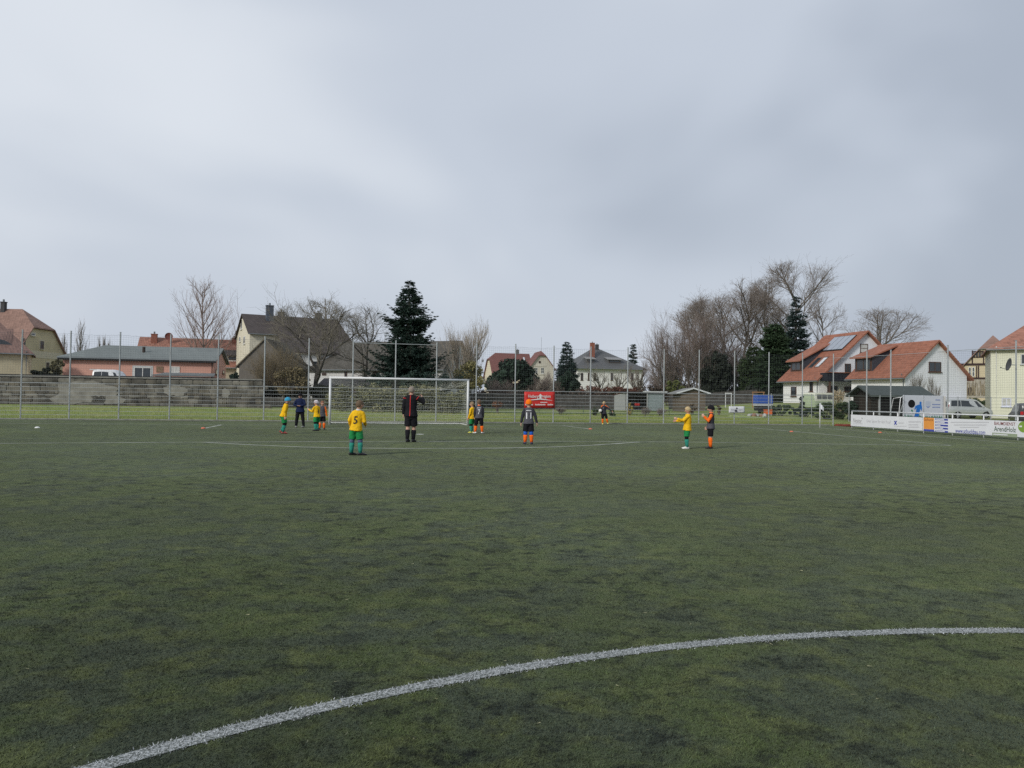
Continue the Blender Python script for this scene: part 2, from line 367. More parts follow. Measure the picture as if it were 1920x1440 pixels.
# ------------------------------------------------------------------ lettering
def text_geo(body, size=1.0, bold=.01):
    cu = bpy.data.curves.new('t', 'FONT'); cu.body = body; cu.size = size; cu.align_x = 'CENTER'; cu.resolution_u = 3; cu.offset = bold
    o = bpy.data.objects.new('t', cu); COL.objects.link(o); bpy.context.view_layer.update()
    me = o.to_mesh(); vs = [v.co.copy() for v in me.vertices]; fs = [tuple(p.vertices) for p in me.polygons]
    o.to_mesh_clear(); bpy.data.objects.remove(o); bpy.data.curves.remove(cu); return vs, fs
def lettering(body, origin, right, up, mat, parent, width=None, height=None, out=None, name='lettering'):
    vs, fs = text_geo(body)
    X = [v.x for v in vs]; Y = [v.y for v in vs]; sx = sy = 1.0
    if width: sx = width / (max(X) - min(X))
    if height: sy = height / (max(Y) - min(Y))
    if not width: sx = sy
    if not height: sy = sx
    cx = (max(X) + min(X)) / 2; cy = (max(Y) + min(Y)) / 2
    o = Vector(out or (0, 0, 0))
    return MB().add([Vector(origin) + right * ((v.x - cx) * sx) + up * ((v.y - cy) * sy) + o for v in vs], fs).build(name, mat, parent)
UPV = Vector((0, 0, 1))

# ------------------------------------------------------------------ ball fence behind the goal
GALV = M('galvanised_steel', (.38, .405, .41), rough=.5, var=.15, scale=3, metal=.35, spec=.5)
NETM = M('fence_net_cord', (.10, .115, .12), var=.1)
fA, fB = pw(-40, FENCE_Y), pw(40, FENCE_Y); fd = (fB - fA).normalized(); fn = Vector((-fd.y, fd.x, 0))
def on_line(u, v, A, d):                   # where pixel column u (at row v) meets the vertical plane through A along d
    r = ray(u, v); n = Vector((-d.y, d.x, 0)); t = (A - CAMP).dot(n) / r.dot(n); return CAMP + r * t
PPX = [-160, -56, 38, 129, 222, 317, 407, 494, 577, 660, 740, 817, 892, 965, 1037, 1106.5, 1176, 1244, 1310, 1376.5, 1441, 1504, 1562]
PX = [on_line(u, 791, fA, fd) for u in PPX]
for p in PX: p.z = 0
def fence_post(parent, p, h, r=.038):
    m = MB().tube([(p.x, p.y, p.z - .1), (p.x, p.y, p.z + h)], r, 10); m.box((p.x - r * 1.15, p.y - r * 1.15, p.z + h), (p.x + r * 1.15, p.y + r * 1.15, p.z + h + .015))
    return m.build('post', GALV, parent, smooth=False)
def wire_mat(parent, a, b, z0, z1, z0b=None, z1b=None, mat=None, th=.0095):
    m = MB(); d = (b - a).normalized(); q = Vector((-d.y, d.x, 0)) * .006; k = int((z1 - z0) / .2)
    z0b = z0 if z0b is None else z0b; z1b = z1 if z1b is None else z1b
    for i in range(k + 1):
        t = i / k; za = z0 + (z1 - z0) * t; zb = z0b + (z1b - z0b) * t; hh = th
        if i == k: hh = th + .0075
        m.prism([(a.x - q.x, a.y - q.y, za - hh), (a.x + q.x, a.y + q.y, za - hh), (a.x + q.x, a.y + q.y, za + hh), (a.x - q.x, a.y - q.y, za + hh)], Vector((b.x - a.x, b.y - a.y, zb - za)))
    n = int((b - a).length / .1)
    for i in range(n + 1):
        p = a.lerp(b, i / n); za = z0 + (z0b - z0) * i / n; zb = z1 + (z1b - z1) * i / n
        m.tube([(p.x, p.y, za), (p.x, p.y, zb)], .0016, 3, cap=False)
    return m.build('wire_mat', mat or GALV, parent)
def catch_net(parent, a, b, z0, z1, seed):
    g = random.Random(seed); m = MB(); L = (b - a).length; n = int(L / .125); k = int((z1 - z0) / .125); rr = .0026
    def pt(i, j):
        s, t = i / n, j / k
        z = z0 + (z1 - z0) * t - (.035 * math.sin(math.pi * ((s * 7) % 1.0)) if j == k else 0) - .05 * math.sin(math.pi * s) * t
        p = a.lerp(b, s); w = .03 * math.sin(math.pi * s) * math.sin(math.pi * t)
        return Vector((p.x + fn.x * w, p.y + fn.y * w, z))
    for i in range(n + 1): m.tube([pt(i, 0), pt(i, k // 2), pt(i, k)], rr, 3, cap=False)
    for j in range(k + 1):
        st = 1 if j == k else 4
        m.tube([pt(i, j) for i in sorted(set(list(range(0, n + 1, st)) + [n]))], rr * (1.9 if j == k else 1), 3, cap=False)
    return m.build('catch_net', NETM, parent)
bf = empty('ball_fence', PX[0]); tag(bf, 'tall grey steel ball fence with wire mats and net behind the goal', 'fence')
bf.location = (0, 0, 0)
for i, p in enumerate(PX):
    fence_post(bf, p, 4.9 + .02 * math.sin(i * 2.1))
for i in range(len(PX) - 1):
    a, b = PX[i] + fd * .04, PX[i + 1] - fd * .04
    wire_mat(bf, a - fn * .05, b - fn * .05, .06, 2.02)
    if i in (9, 10):
        MB().tube([(a.x, a.y, 4.72), (b.x, b.y, 4.72)], .02, 6).build('top_rail', GALV, bf)
    else: catch_net(bf, a, b, 2.1, 4.78, i)
# the fence turns towards the camera at the right
sf = empty('side_ball_fence'); tag(sf, 'tall steel posts with net beside the parked cars on the right', 'fence')
SP = [at(1625, 748, 50.5), at(1670, 748, 49), at(1777, 748, 44.6), at(1905, 748, 40.6), at(2060, 748, 36.4)]
for p in SP: p.z = 0; fence_post(sf, p, 4.95, .042)
for i, (a, b) in enumerate(zip([PX[-1]] + SP[:-1], SP)):
    catch_net(sf, a, b, 2.1, 4.6, 40 + i); MB().tube([(a.x, a.y, 4.62), (b.x, b.y, 4.62)], .014, 5).build('top_rail', GALV, sf)
lf = empty('yard_fence'); tag(lf, 'two metre green wire fence around the parking yard at right', 'fence')
LPX = [(1446, 72), (1521.8, 69), (1592, 61), (1650, 58.5), (1720, 56.4), (1796, 54.5), (1858, 52.5), (1925, 50.5), (2000, 48)]
LP = [gpt(u, D) for u, D in LPX]
for i, p in enumerate(LP): fence_post(lf, p, 2.1, .03)
for a, b in zip(LP[:-1], LP[1:]):
    wire_mat(lf, a, b, a.z + .08, a.z + 2.05, b.z + .08, b.z + 2.05, M('dull_green_wire', (.11, .13, .12), var=.1), .005)
# low wire fence in the grass behind
gf = empty('garden_wire_fence'); tag(gf, 'low green wire fence across the grass in front of the gardens', 'fence')
gp = [gpt(u, D) for u, D in [(868, 66), (922, 66.3), (1011, 67), (1094, 67.7), (1186, 68.6), (1255, 69.4), (1340, 70.4)]]
GRN = M('green_wire', (.05, .085, .06), var=.1)
for p in gp: MB().tube([(p.x, p.y, p.z - .1), (p.x, p.y, p.z + .75)], .025, 6).build('post', GRN, gf)
for a, b in zip(gp[:-1], gp[1:]):
    m = MB()
    for h in (.06, .25, .45, .68): m.tube([a + UPV * h, b + UPV * h], .007 if h > .1 else .03, 4)
    m.build('wire', GRN, gf)

# ------------------------------------------------------------------ goal
WHT = M('white_lacquer', (.70, .71, .71), rough=.4, var=.05, scale=2)
gl = empty('football_goal', pw(0, 0), YAW); tag(gl, 'full size white football goal with net', 'goal')
HW, GH = 3.66, 2.44
for s in (-1, 1):
    MB().tube([(s * (HW + .06), 0, 0), (s * (HW + .06), 0, GH + .06)], .06, 14).build('post', WHT, gl, smooth=True)
    m = MB().tube([(s * (HW + .06), 0, GH), (s * (HW + .04), .95, GH + .02), (s * (HW), 1.15, GH - .12)], .016, 6); m.build('net_support', GALV, gl)
MB().tube([(-HW - .12, 0, GH + .06), (HW + .12, 0, GH + .06)], .06, 14).build('crossbar', WHT, gl, smooth=True)
m = MB().tube([(-HW - .05, 0.05, .03), (-HW - .05, 2.0, .03), (HW + .05, 2.0, .03), (HW + .05, .05, .03)], .03, 6); m.build('ground_frame', WHT, gl)
NET = M('goal_net_cord', (.62, .62, .52), var=.15)
def prof(t, s):                            # crossbar -> back top -> ground, with slack
    sag = .42 * math.sin(math.pi * s) ** .7
    if t < .3: q = t / .3; return (.06 + 1.0 * q, GH - .02 - .2 * q - sag * .9 * math.sin(math.pi * q * .5) ** 1.3)
    q = (t - .3) / .7; z0 = GH - .22 - sag * .9
    return (1.06 + .9 * q + .12 * math.sin(math.pi * q), z0 * (1 - q) + .02 * q)
m = MB(); ns, ntt = 56, 28; g = random.Random(3)
P = [[None] * (ntt + 1) for _ in range(ns + 1)]
for i in range(ns + 1):
    for j in range(ntt + 1):
        y, z = prof(j / ntt, i / ns); P[i][j] = Vector((-HW + 2 * HW * i / ns + g.uniform(-.02, .02), y + g.uniform(-.02, .02), max(.01, z + g.uniform(-.015, .015))))
for i in range(ns + 1): m.tube(P[i], .0050, 3, cap=False)
for j in range(ntt + 1): m.tube([P[i][j] for i in range(ns + 1)], .0050, 3, cap=False)
for e_ in (0, ns):
    for k in range(1, 9):
        q = k / 9; m.tube([Vector((P[e_][0].x, .05 + (P[e_][j].y - .05) * q, P[e_][j].z * 1.0 if j > 8 else P[e_][j].z)) for j in range(0, ntt + 1, 2)], .0050, 3, cap=False)
    for j in range(9, ntt + 1): m.tube([Vector((P[e_][0].x, .05, P[e_][j].z)), P[e_][j]], .0050, 3, cap=False)
m.build('net', NET, gl)

# ------------------------------------------------------------------ marker discs, corner flag
def disc(u, v, mat, label):
    p = gnd(u, v); m = MB(); n = 18; rings = [(.10, .0), (.105, .012), (.085, .035), (.05, .055), (.028, .058), (.026, .05)]
    vs = [(r * math.cos(2 * math.pi * i / n), r * math.sin(2 * math.pi * i / n), z) for r, z in rings for i in range(n)]
    m.add(vs, [(k * n + i, k * n + (i + 1) % n, (k + 1) * n + (i + 1) % n, (k + 1) * n + i) for k in range(len(rings) - 1) for i in range(n)])
    o = m.build('marker_disc', mat, smooth=True); o.location = p; tag(o, label, 'marker disc', 'marker discs around the pitch'); return o
ORD = M('orange_plastic', (.62, .17, .10), rough=.5, var=.05); WHD = M('white_plastic', (.8, .8, .78), rough=.5, var=.03)
disc(70, 802.5, WHD, 'white marker disc on the turf at far left')
disc(381, 803.6, ORD, 'orange marker disc left of the goal at the goal area corner')
disc(1107, 804.8, ORD, 'orange marker disc below the child with the ball')
disc(1484, 809.8, ORD, 'orange marker disc left of the corner flag')
disc(1650, 811.5, ORD, 'orange marker disc in front of the white advertising board')
cf = empty('corner_flag', gnd(1537.3, 802.5)); tag(cf, 'white corner flag on a pole at the pitch corner', 'corner flag')
MB().tube([(0, 0, 0), (0, 0, 1.52)], .03, 8).build('pole', WHT, cf, smooth=True)
m = MB(); k = 8
vs = [(0.02 + .20 * i / k, .03 * math.sin(i * 1.1), 1.5 - .06 * i / k - .30 * j * (1 - i / k * .2) - .16 * (i / k)) for i in range(k + 1) for j in (0, 1)]
m.add(vs, [(2 * i, 2 * i + 1, 2 * i + 3, 2 * i + 2) for i in range(k)]); o = m.build('flag', M('flag_cloth', (.74, .76, .78), var=.08), cf); so = o.modifiers.new('s', 'SOLIDIFY'); so.thickness = .004

# ------------------------------------------------------------------ white barrier and advertising boards
q0, q1 = gnd(1597.5, 803), gnd(1908.5, 825.5); bd = (q1 - q0).normalized(); bn = Vector((bd.y, -bd.x, 0))
if bn.y > 0: bn = -bn
BPX = [1597.5, 1638, 1683, 1732, 1786, 1844.5, 1908.5, 1980, 2060]
BP = [on_line(u, 800, q0, bd) for u in BPX]
for p in BP: p.z = 0
br = empty('pitch_barrier'); tag(br, 'white tubular barrier along the right touch line', 'barrier')
for p in BP: MB().tube([(p.x, p.y, -.05), (p.x, p.y, 1.06)], .03, 10).build('post', WHT, br, smooth=True)
MB().tube([BP[0] + UPV * 1.06 - bd * .03, BP[-1] + UPV * 1.06], .033, 10).build('top_rail', WHT, br, smooth=True)
MB().tube([BP[0] + UPV * .86, BP[-1] + UPV * .86], .014, 6).build('middle_rail', M('dark_rail', (.05, .055, .05)), br)
MB().tube([BP[0] + UPV * .13, BP[-1] + UPV * .13], .018, 6).build('bottom_rail', WHT, br)
BWH = M('board_white', (.77, .78, .80), rough=.45, var=.03, scale=1.5)
GREYT = M('grey_print', (.38, .38, .38), var=.05); LGREY = M('faint_print', (.55, .55, .57), var=.05); BLUET = M('blue_print', (.06, .08, .36), var=.1); ORP = M('orange_print', (.80, .33, .07), var=.05)
MAROON = M('maroon_print', (.22, .05, .05), var=.1); DKG = M('dark_green_print', (.07, .12, .08), var=.1); SAGE = M('sage_print', (.30, .36, .24), var=.08); LIME = M('leaf_green_print', (.22, .36, .06), var=.08)
Z0, Z1 = .15, .84
def board(u0, u1, label):
    a, b = on_line(u0, 800, q0, bd), on_line(u1, 800, q0, bd); a.z = b.z = 0; a += bn * .05; b += bn * .05
    o = empty('advertising_board', (a + b) / 2); tag(o, label, 'advertising board', 'advertising boards on the barrier')
    o.location = (0, 0, 0)
    MB().prism([a + UPV * Z0, b + UPV * Z0, b + UPV * Z1, a + UPV * Z1], bn * .012).build('panel', BWH, o)
    L = (b - a).length
    def P(u, v=None, s=None, z=None, lift=.016):    # pixel -> board point
        if s is None: p = on_line(u, v, q0 + bn * .05, bd); p += bn * lift; return p
        return a + bd * (s * L) + UPV * z + bn * lift
    def rect(u0, v0, u1, v1, mat, name='print', lift=.016):
        c = [P(u0, v0, lift=lift), P(u1, v0, lift=lift), P(u1, v1, lift=lift), P(u0, v1, lift=lift)]; return MB().add(c, [(3, 2, 1, 0)]).build(name, mat, o)
    def word(t, u0, v0, u1, v1, mat):
        c = P((u0 + u1) / 2, (v0 + v1) / 2); w = (P(u1, (v0 + v1) / 2) - P(u0, (v0 + v1) / 2)).length; h = (P(u0, v0) - P(u0, v1)).length
        return lettering(t, c, bd, UPV, mat, o, w, h)
    def quad(pts, mat, name='print', lift=.016): return MB().add([P(u, v, lift=lift) for u, v in pts], [tuple(range(len(pts)))]).build(name, mat, o)
    return o, rect, word, quad
o, rect, word, quad = board(1597, 1731, 'white advertising board reading Nestor at the left end of the barrier')
word('Nestor', 1600, 784.5, 1616, 792.5, GREYT); quad([(1615.3, 783), (1618.4, 783.6), (1617, 786.6)], GREYT); rect(1600, 794, 1618, 795, LGREY)
word('Dein Sport für den Kopf', 1625, 787.5, 1670, 794.8, LGREY)
quad([(1676.5, 789), (1678.6, 789), (1682.6, 796.4), (1680.4, 796.4)], BLUET, 'emblem'); quad([(1680.4, 789), (1682.6, 789), (1678.6, 796.4), (1676.5, 796.4)], BLUET, 'emblem', .018)
rect(1684, 792.3, 1695, 793.8, LGREY); rect(1677, 798.6, 1700, 799.6, LGREY); rect(1704, 790, 1727, 792, LGREY); rect(1704, 795.7, 1722, 797.2, LGREY); rect(1704, 800, 1724, 801.6, LGREY)
o, rect, word, quad = board(1732, 1860, 'white and orange builder advertising board with blue web address')
def slant(u0, u1, t, b_, mat, name, lift=.016): return quad([(u0, t + (u0 - 1732) * .062), (u1, t + (u1 - 1732) * .062), (u1, b_ + (u1 - 1732) * .072), (u0, b_ + (u0 - 1732) * .072)], mat, name, lift)
slant(1732.3, 1752, 782.6, 804, ORP, 'orange_panel'); slant(1732.3, 1752, 804.4, 808, BLUET, 'blue_band')
word('Schuck', 1733.2, 784.4, 1751, 789, MAROON)
for i, (w_) in enumerate((16, 17, 9, 14, 17)):
    t = 784 + i * 5.6; slant(1754, 1778, t - 1.2, t + 1.6, BLUET, 'blue_band'); slant(1755, 1755 + w_, t - .4, t + .8, BWH, 'print', .02)
rect(1783, 791, 1855, 792.6, LGREY); rect(1789, 796, 1850, 797.6, LGREY); rect(1800, 800.3, 1836, 801.8, LGREY)
word('www.schuckbau.com', 1791, 805, 1847, 813, BLUET)
o, rect, word, quad = board(1860.5, 1908.5, 'white tree service advertising board with maroon and black lettering')
word('BAUMDIENST', 1864.5, 791.5, 1904, 797.5, MAROON); word('ArendHolz', 1864, 800, 1905, 809.5, DKG)
quad([(1861, 811), (1908, 814), (1908, 820.3), (1861, 817)], SAGE, 'green_band'); quad([(1863, 813), (1890, 814.8), (1890, 816.6), (1863, 815)], BWH, 'print', .02)
o, rect, word, quad = board(1909, 2055, 'white advertising board with a green round badge at the right edge')
c = [(1920 + 10.5 * math.cos(t), 800.5 + 10.5 * math.sin(t)) for t in np.linspace(0, 6.283, 21)[:-1]]; quad(c, LIME, 'badge')
quad([(1912, 798), (1917, 798), (1917, 801), (1912, 801)], BWH, 'print', .02)
# red rolled mat left of the barrier
p = gnd(1586, 799); rm = MB(); ang = math.atan2(bd.y, bd.x)
m = MB().box((-.55, -.5, 0), (.55, .5, .07)); m.box((-.5, -.45, .072), (.5, .45, .13)); o = m.build('folded_mat', M('red_rubber', (.22, .05, .035), var=.3, scale=3), bevel=.02); o.location = p; o.rotation_euler = (0, 0, .2)
tag(o, 'dark red folded mat on the ground left of the white barrier', 'mat')

# ------------------------------------------------------------------ banners on the ball fence
REDB = M('red_banner', (.56, .035, .03), rough=.5, var=.06, scale=1.5)
def banner(name, u0, v0, u1, v1, mat, label, bulge=.03):
    A = fA - fn * .12; o = empty(name); tag(o, label, 'banner', 'banners on the ball fence')
    c0, c1, c2, c3 = [on_line(u, v, A, fd) for u, v in ((u0, v1), (u1, v1), (u1, v0), (u0, v0))]
    n = 10; vs = []
    for j in range(5):
        for i in range(n + 1):
            s, t = i / n, j / 4; p = c0.lerp(c1, s).lerp(c3.lerp(c2, s), t); vs.append(p - fn * (bulge * math.sin(math.pi * s * 2.3 + t * 2) * .4))
    sh = MB().add(vs, [(j * (n + 1) + i, j * (n + 1) + i + 1, (j + 1) * (n + 1) + i + 1, (j + 1) * (n + 1) + i) for j in range(4) for i in range(n)]).build('sheet', mat, o, smooth=True)
    so = sh.modifiers.new('s', 'SOLIDIFY'); so.thickness = .004
    def P(u, v, l=.04): return on_line(u, v, A - fn * l, fd)
    return o, P
o, P = banner('red_banner', 983, 734.5, 1040, 765, REDB, 'red banner with white lettering and arrow hung on the ball fence')
BW = M('banner_white', (.75, .72, .70), var=.05)
def bword(t, u0, v0, u1, v1, mat):
    lettering(t, P((u0 + u1) / 2, (v0 + v1) / 2), fd, UPV, mat, o, (P(u1, v0) - P(u0, v0)).length, (P(u0, v0) - P(u0, v1)).length)
bword('Hutberg', 990.5, 740, 1009.5, 747.4, BW); bword('region', 1016.5, 740.2, 1032.5, 747.4, BW)
MB().add([P(u, v) for u, v in ((1013.2, 738.3), (1009, 743.2), (1011.4, 743.2), (1011.4, 747.3), (1015.2, 747.3), (1015.2, 743.2), (1017.6, 743.2))], [(0, 1, 2, 3, 4, 5, 6)]).build('arrow', BW, o)
MB().add([P(u, v) for u, v in ((985, 750), (1000, 748.8), (1013, 746.9), (1025, 748.8), (1038, 751.5), (1025, 750.2), (1013, 749.2), (1000, 750.3))], [(0, 1, 2, 3, 4, 5, 6, 7)]).build('swoosh', BW, o)
for a_, b_ in ((1013, 1026),): MB().add([P(a_, 753.8), P(b_, 754), P(b_, 755.2), P(a_, 755)], [(0, 1, 2, 3)]).build('print', BW, o)
for a_, b_ in ((985, 1000), (1003.5, 1023), (1027, 1037.5)):
    k = int((b_ - a_) / 1.7)
    for i in range(k):
        u = a_ + (b_ - a_) * i / k; hh = 1.0 if i % 3 else 1.6
        MB().add([P(u, 758.9 - hh), P(u + 1.25, 758.9 - hh), P(u + 1.25, 760), P(u, 760)], [(0, 1, 2, 3)]).build('print', BW, o)
o, P = banner('white_banner', 1366.5, 762, 1396, 774, M('white_sheet', (.68, .69, .71), var=.04), 'small white banner with dark emblem on the fence near the blue trailer')
DKP = M('dark_print', (.07, .07, .09))
for (u, v, r) in ((1380, 770, 2.4), (1381.5, 765.3, 1.6)): MB().add([P(u + r * math.cos(t), v + r * .9 * math.sin(t)) for t in np.linspace(0, 6.283, 13)[:-1]], [tuple(range(12))]).build('emblem', DKP, o)
for a_, b_ in ((1370, 1377.5), (1384, 1392)): MB().add([P(a_, 766.8), P(b_, 767), P(b_, 768.6), P(a_, 768.4)], [(0, 1, 2, 3)]).build('print', LGREY, o)
# ------------------------------------------------------------------ buildings
PANE = M('window_glass', (.035, .042, .05), rough=.08, var=.3, scale=1.2, spec=.8)
FRW = M('white_frame', (.70, .70, .67), rough=.5, var=.05); FRB = M('brown_frame', (.09, .05, .035), rough=.5, var=.15); FRG = M('grey_frame', (.5, .52, .52), var=.05)
GUT = M('zinc_gutter', (.20, .22, .23), rough=.5, metal=.3, var=.1)
CURT = M('net_curtain', (.5, .5, .48), var=.2, scale=3)

class House:
    def __init__(s, name, label, cat, origin, yaw, L, Wd, zb, ze, zr, wall, roof, hl=1.0, hr=1.0, il=None, ir=None, o=.45, og=.3, gutter=True, courses=0):
        s.L, s.W, s.ze, s.zr, s.zb = L, Wd, ze, zr, zb
        s.e = empty(name, (origin[0], origin[1], 0), yaw); tag(s.e, label, cat)
        s.Mi = (Matrix.Translation((origin[0], origin[1], 0)) @ Matrix.Rotation(yaw, 4, 'Z')).inverted()
        s.roofmat = roof; s.wall = wall; k = (zr - ze) / (Wd / 2); s.k = k
        ins = lambda h, i: (i if i is not None else (1 - h) * Wd / 2 * .9)
        il, ir = ins(hl, il), ins(hr, ir)
        def end(x, h):
            p = [(x, 0, zb), (x, Wd, zb), (x, Wd, ze)]
            zt = ze + h * (zr - ze)
            if h > 0:
                if h < 1: p += [(x, Wd - h * Wd / 2, zt), (x, h * Wd / 2, zt)]
                else: p += [(x, Wd / 2, zr)]
            return p + [(x, 0, ze)]
        m = MB(); m.add([(0, 0, zb), (L, 0, zb), (L, 0, ze), (0, 0, ze)], [(0, 1, 2, 3)]); m.add([(0, Wd, zb), (L, Wd, zb), (L, Wd, ze), (0, Wd, ze)], [(3, 2, 1, 0)])
        e0, e1 = end(0, hl), end(L, hr); m.add(e0, [tuple(range(len(e0)))[::-1]]); m.add(e1, [tuple(range(len(e1)))])
        s.wallo = m.build('wall', wall, s.e)
        zo = ze - k * o; t = .14; m = MB()
        gl_, gr_ = (og if hl > 0 else o), (og if hr > 0 else o)
        up = .16
        def brk(h, x, sg, yy): return (x, yy(h * Wd / 2) if h > 0 else yy(-o), (ze + h * (zr - ze)) if h > 0 else zo)
        for side in (0, 1):
            yy = (lambda y: y) if side == 0 else (lambda y: Wd - y)
            P = [(-gl_, yy(-o), zo), (L + gr_, yy(-o), zo)]
            if 0 < hr < 1: P.append(brk(hr, L + gr_, 1, yy))
            P.append((L - ir if hr < 1 else L + gr_, Wd / 2, zr)); P.append((il if hl < 1 else -gl_, Wd / 2, zr))
            if 0 < hl < 1: P.append(brk(hl, -gl_, -1, yy))
            if side: P = P[::-1]
            if courses and hl == 1 and hr == 1:      # tile courses, each lapping over the one below
                rows = int(math.hypot(Wd / 2 + o, zr - zo) / courses); kk = math.hypot(1, k)
                for q_ in range(rows):
                    ya, yb = -o + (Wd / 2 + o) * q_ / rows, -o + (Wd / 2 + o) * (q_ + 1.12) / rows; yb = min(yb, Wd / 2)
                    c_ = [(-gl_, yy(ya), ze + k * ya + up), (L + gr_, yy(ya), ze + k * ya + up), (L + gr_, yy(yb), ze + k * yb + up - .045), (-gl_, yy(yb), ze + k * yb + up - .045)]
                    m.prism(c_ if side == 0 else c_[::-1], (0, 0, -.05) if False else (0, 0, .05))
                m.prism([(x, y, z_ + up - t - .02) for x, y, z_ in P], (0, 0, t - .035)); continue
            m.prism([(x, y, z_ + up - t) for x, y, z_ in P], (0, 0, t))
        for h, x, xr in ((hl, -gl_, il), (hr, L + gr_, L - ir)):
            if h < 1:
                a, b = brk(h, x, 0, lambda y: y), brk(h, x, 0, lambda y: Wd - y)
                m.prism([(q[0], q[1], q[2] + up - t) for q in (a, b, (xr, Wd / 2, zr))], (0, 0, t))
        s.roof = m.build('roof', roof, s.e)
        if gutter:
            MB().tube([(-gl_, -o - .05, zo + .06), (L + gr_, -o - .05, zo + .06)], .07, 6).build('gutter', GUT, s.roof)
    def hit(s, face, u, v):
        o_ = s.Mi @ CAMP; d = s.Mi.to_3x3() @ ray(u, v)
        if face == 'front': t = -o_.y / d.y
        elif face == 'left': t = -o_.x / d.x
        elif face == 'right': t = (s.L - o_.x) / d.x
        else: t = (s.W - o_.y) / d.y
        return o_ + d * t
    def frame(s, face):                    # origin, right, out
        return {'front': (Vector((0, 0, 0)), Vector((1, 0, 0)), Vector((0, -1, 0))), 'right': (Vector((s.L, 0, 0)), Vector((0, 1, 0)), Vector((1, 0, 0))),
                'left': (Vector((0, 0, 0)), Vector((0, -1, 0)), Vector((-1, 0, 0)))}[face]
    def panel(s, name, face, rect, mat, th=.04, lift=0, parent=None):
        a = s.hit(face, rect[0], rect[3]); b = s.hit(face, rect[2], rect[1]); _, rt, ou = s.frame(face)
        return s.slab(name, face, a, b, mat, th, lift, parent)
    def slab(s, name, face, a, b, mat, th=.04, lift=0, parent=None):
        _, rt, ou = s.frame(face); w = (b - a).dot(rt); h = b.z - a.z; a = a + ou * lift
        c = [a, a + rt * w, a + rt * w + UPV * h, a + UPV * h]
        return MB().prism(c, ou * th).build(name, mat, parent or s.e)
    def win(s, face, rect, fr=None, cols=2, rows=1, pane=None, surround=None, sill=True, arch=False, name='window', fw_=.07):
        a = s.hit(face, rect[0], rect[3]); b = s.hit(face, rect[2], rect[1]); _, rt, ou = s.frame(face)
        w = (b - a).dot(rt); h = b.z - a.z
        if w < 0: a = a + rt * w; w = -w
        fr = fr or FRW
        def bar(m, x0, z0, x1, z1, th, l0=0.0):
            c = a + rt * x0 + UPV * z0 + ou * l0
            m.prism([c, c + rt * (x1 - x0), c + rt * (x1 - x0) + UPV * (z1 - z0), c + UPV * (z1 - z0)], ou * th)
        m = MB(); q = fw_
        bar(m, 0, 0, w, q, .06); bar(m, 0, h - q, w, h, .06); bar(m, 0, q, q, h - q, .06); bar(m, w - q, q, w, h - q, .06)
        for i in range(1, cols): x = w * i / cols; bar(m, x - q * .5, q, x + q * .5, h - q, .055)
        for i in range(1, rows): z_ = h * i / rows; bar(m, q, z_ - q * .4, w - q, z_ + q * .4, .05)
        o = m.build(name, fr, s.e)
        m = MB(); bar(m, q * .5, q * .5, w - q * .5, h - q * .5, .02, .018); m.build('pane', pane or PANE, o)
        if sill: m = MB(); bar(m, -.08, -.09, w + .08, -.003, .14); m.build('sill', fr if surround is None else surround, o)
        if surround is not None:
            m = MB(); e_ = .16; bar(m, -e_, -.003, -.004, h + e_, .03); bar(m, w + .004, -.003, w + e_, h + e_, .03); bar(m, -.003, h + .004, w + .003, h + e_, .03); m.build('surround', surround, o)
        return o
    def chimney(s, x, y, w, d, z0, z1, mat, cap=None):
        m = MB().box((x - w / 2, y - d / 2, z0), (x + w / 2, y + d / 2, z1)); m.box((x - w / 2 - .05, y - d / 2 - .05, z1 + .002), (x + w / 2 + .05, y + d / 2 + .05, z1 + .1)); o = m.build('chimney', mat, s.roof)
        MB().tube([(x, y, z1 + .1), (x, y, z1 + .4)], .11, 8).build('chimney_pot', cap or GUT, s.e); return o
    def skylight(s, x0, x1, y0, y1, mat, up=.19):
        P = [(x0, y0), (x1, y0), (x1, y1), (x0, y1)]
        o = MB().prism([(x, y, s.ze + s.k * y + up) for x, y in P], (0, 0, .05)).build('skylight', M('skylight_frame', (.07, .06, .055)), s.roof)
        e_ = .08; MB().prism([(x + (e_ if x == x0 else -e_), y + (e_ if y == y0 else -e_), s.ze + s.k * (y + (e_ if y == y0 else -e_)) + up + .052) for x, y in P], (0, 0, .012)).build('pane', mat, s.e if False else o); return o
    def dormer(s, x0, x1, yf, zt, side, roofm, wall, yb, fall=.12):
        """shed dormer on the front slope: cheeks, face with window, low roof running back into the slope"""
        z0 = s.ze + s.k * yf + .1; zb = s.ze + s.k * yb + .16
        m = MB()
        for x in (x0, x1 - .1): m.prism([(x, yf, z0), (x, yf, zt), (x, yb, zb), (x, yb, zb - .1)], (.1, 0, 0))
        o = m.build('dormer', side, s.roof)
        fm = MB().prism([(x0 + .1, yf, z0), (x1 - .1, yf, z0), (x1 - .1, yf, zt), (x0 + .1, yf, zt)], (0, .08, 0)).build('dormer_face', wall, s.e)
        m = MB().prism([(x0 - .25, yf - .5, zt + .06 - fall), (x1 + .25, yf - .5, zt + .06 - fall), (x1 + .25, yb, zb + .1), (x0 - .25, yb, zb + .1)], (0, 0, .14)); m.build('dormer_roof', roofm, s.e)
        w = (x1 - x0 - .5); h = zt - z0 - .35; xa = x0 + .25; za = z0 + .22
        m = MB(); q = .07
        for bx in ((xa, za, xa + w, za + q), (xa, za + h - q, xa + w, za + h), (xa, za + q, xa + q, za + h - q), (xa + w - q, za + q, xa + w, za + h - q), (xa + w / 2 - q / 2, za + q, xa + w / 2 + q / 2, za + h - q)):
            m.box((bx[0], yf - .06, bx[1]), (bx[2], yf - .002, bx[3]))
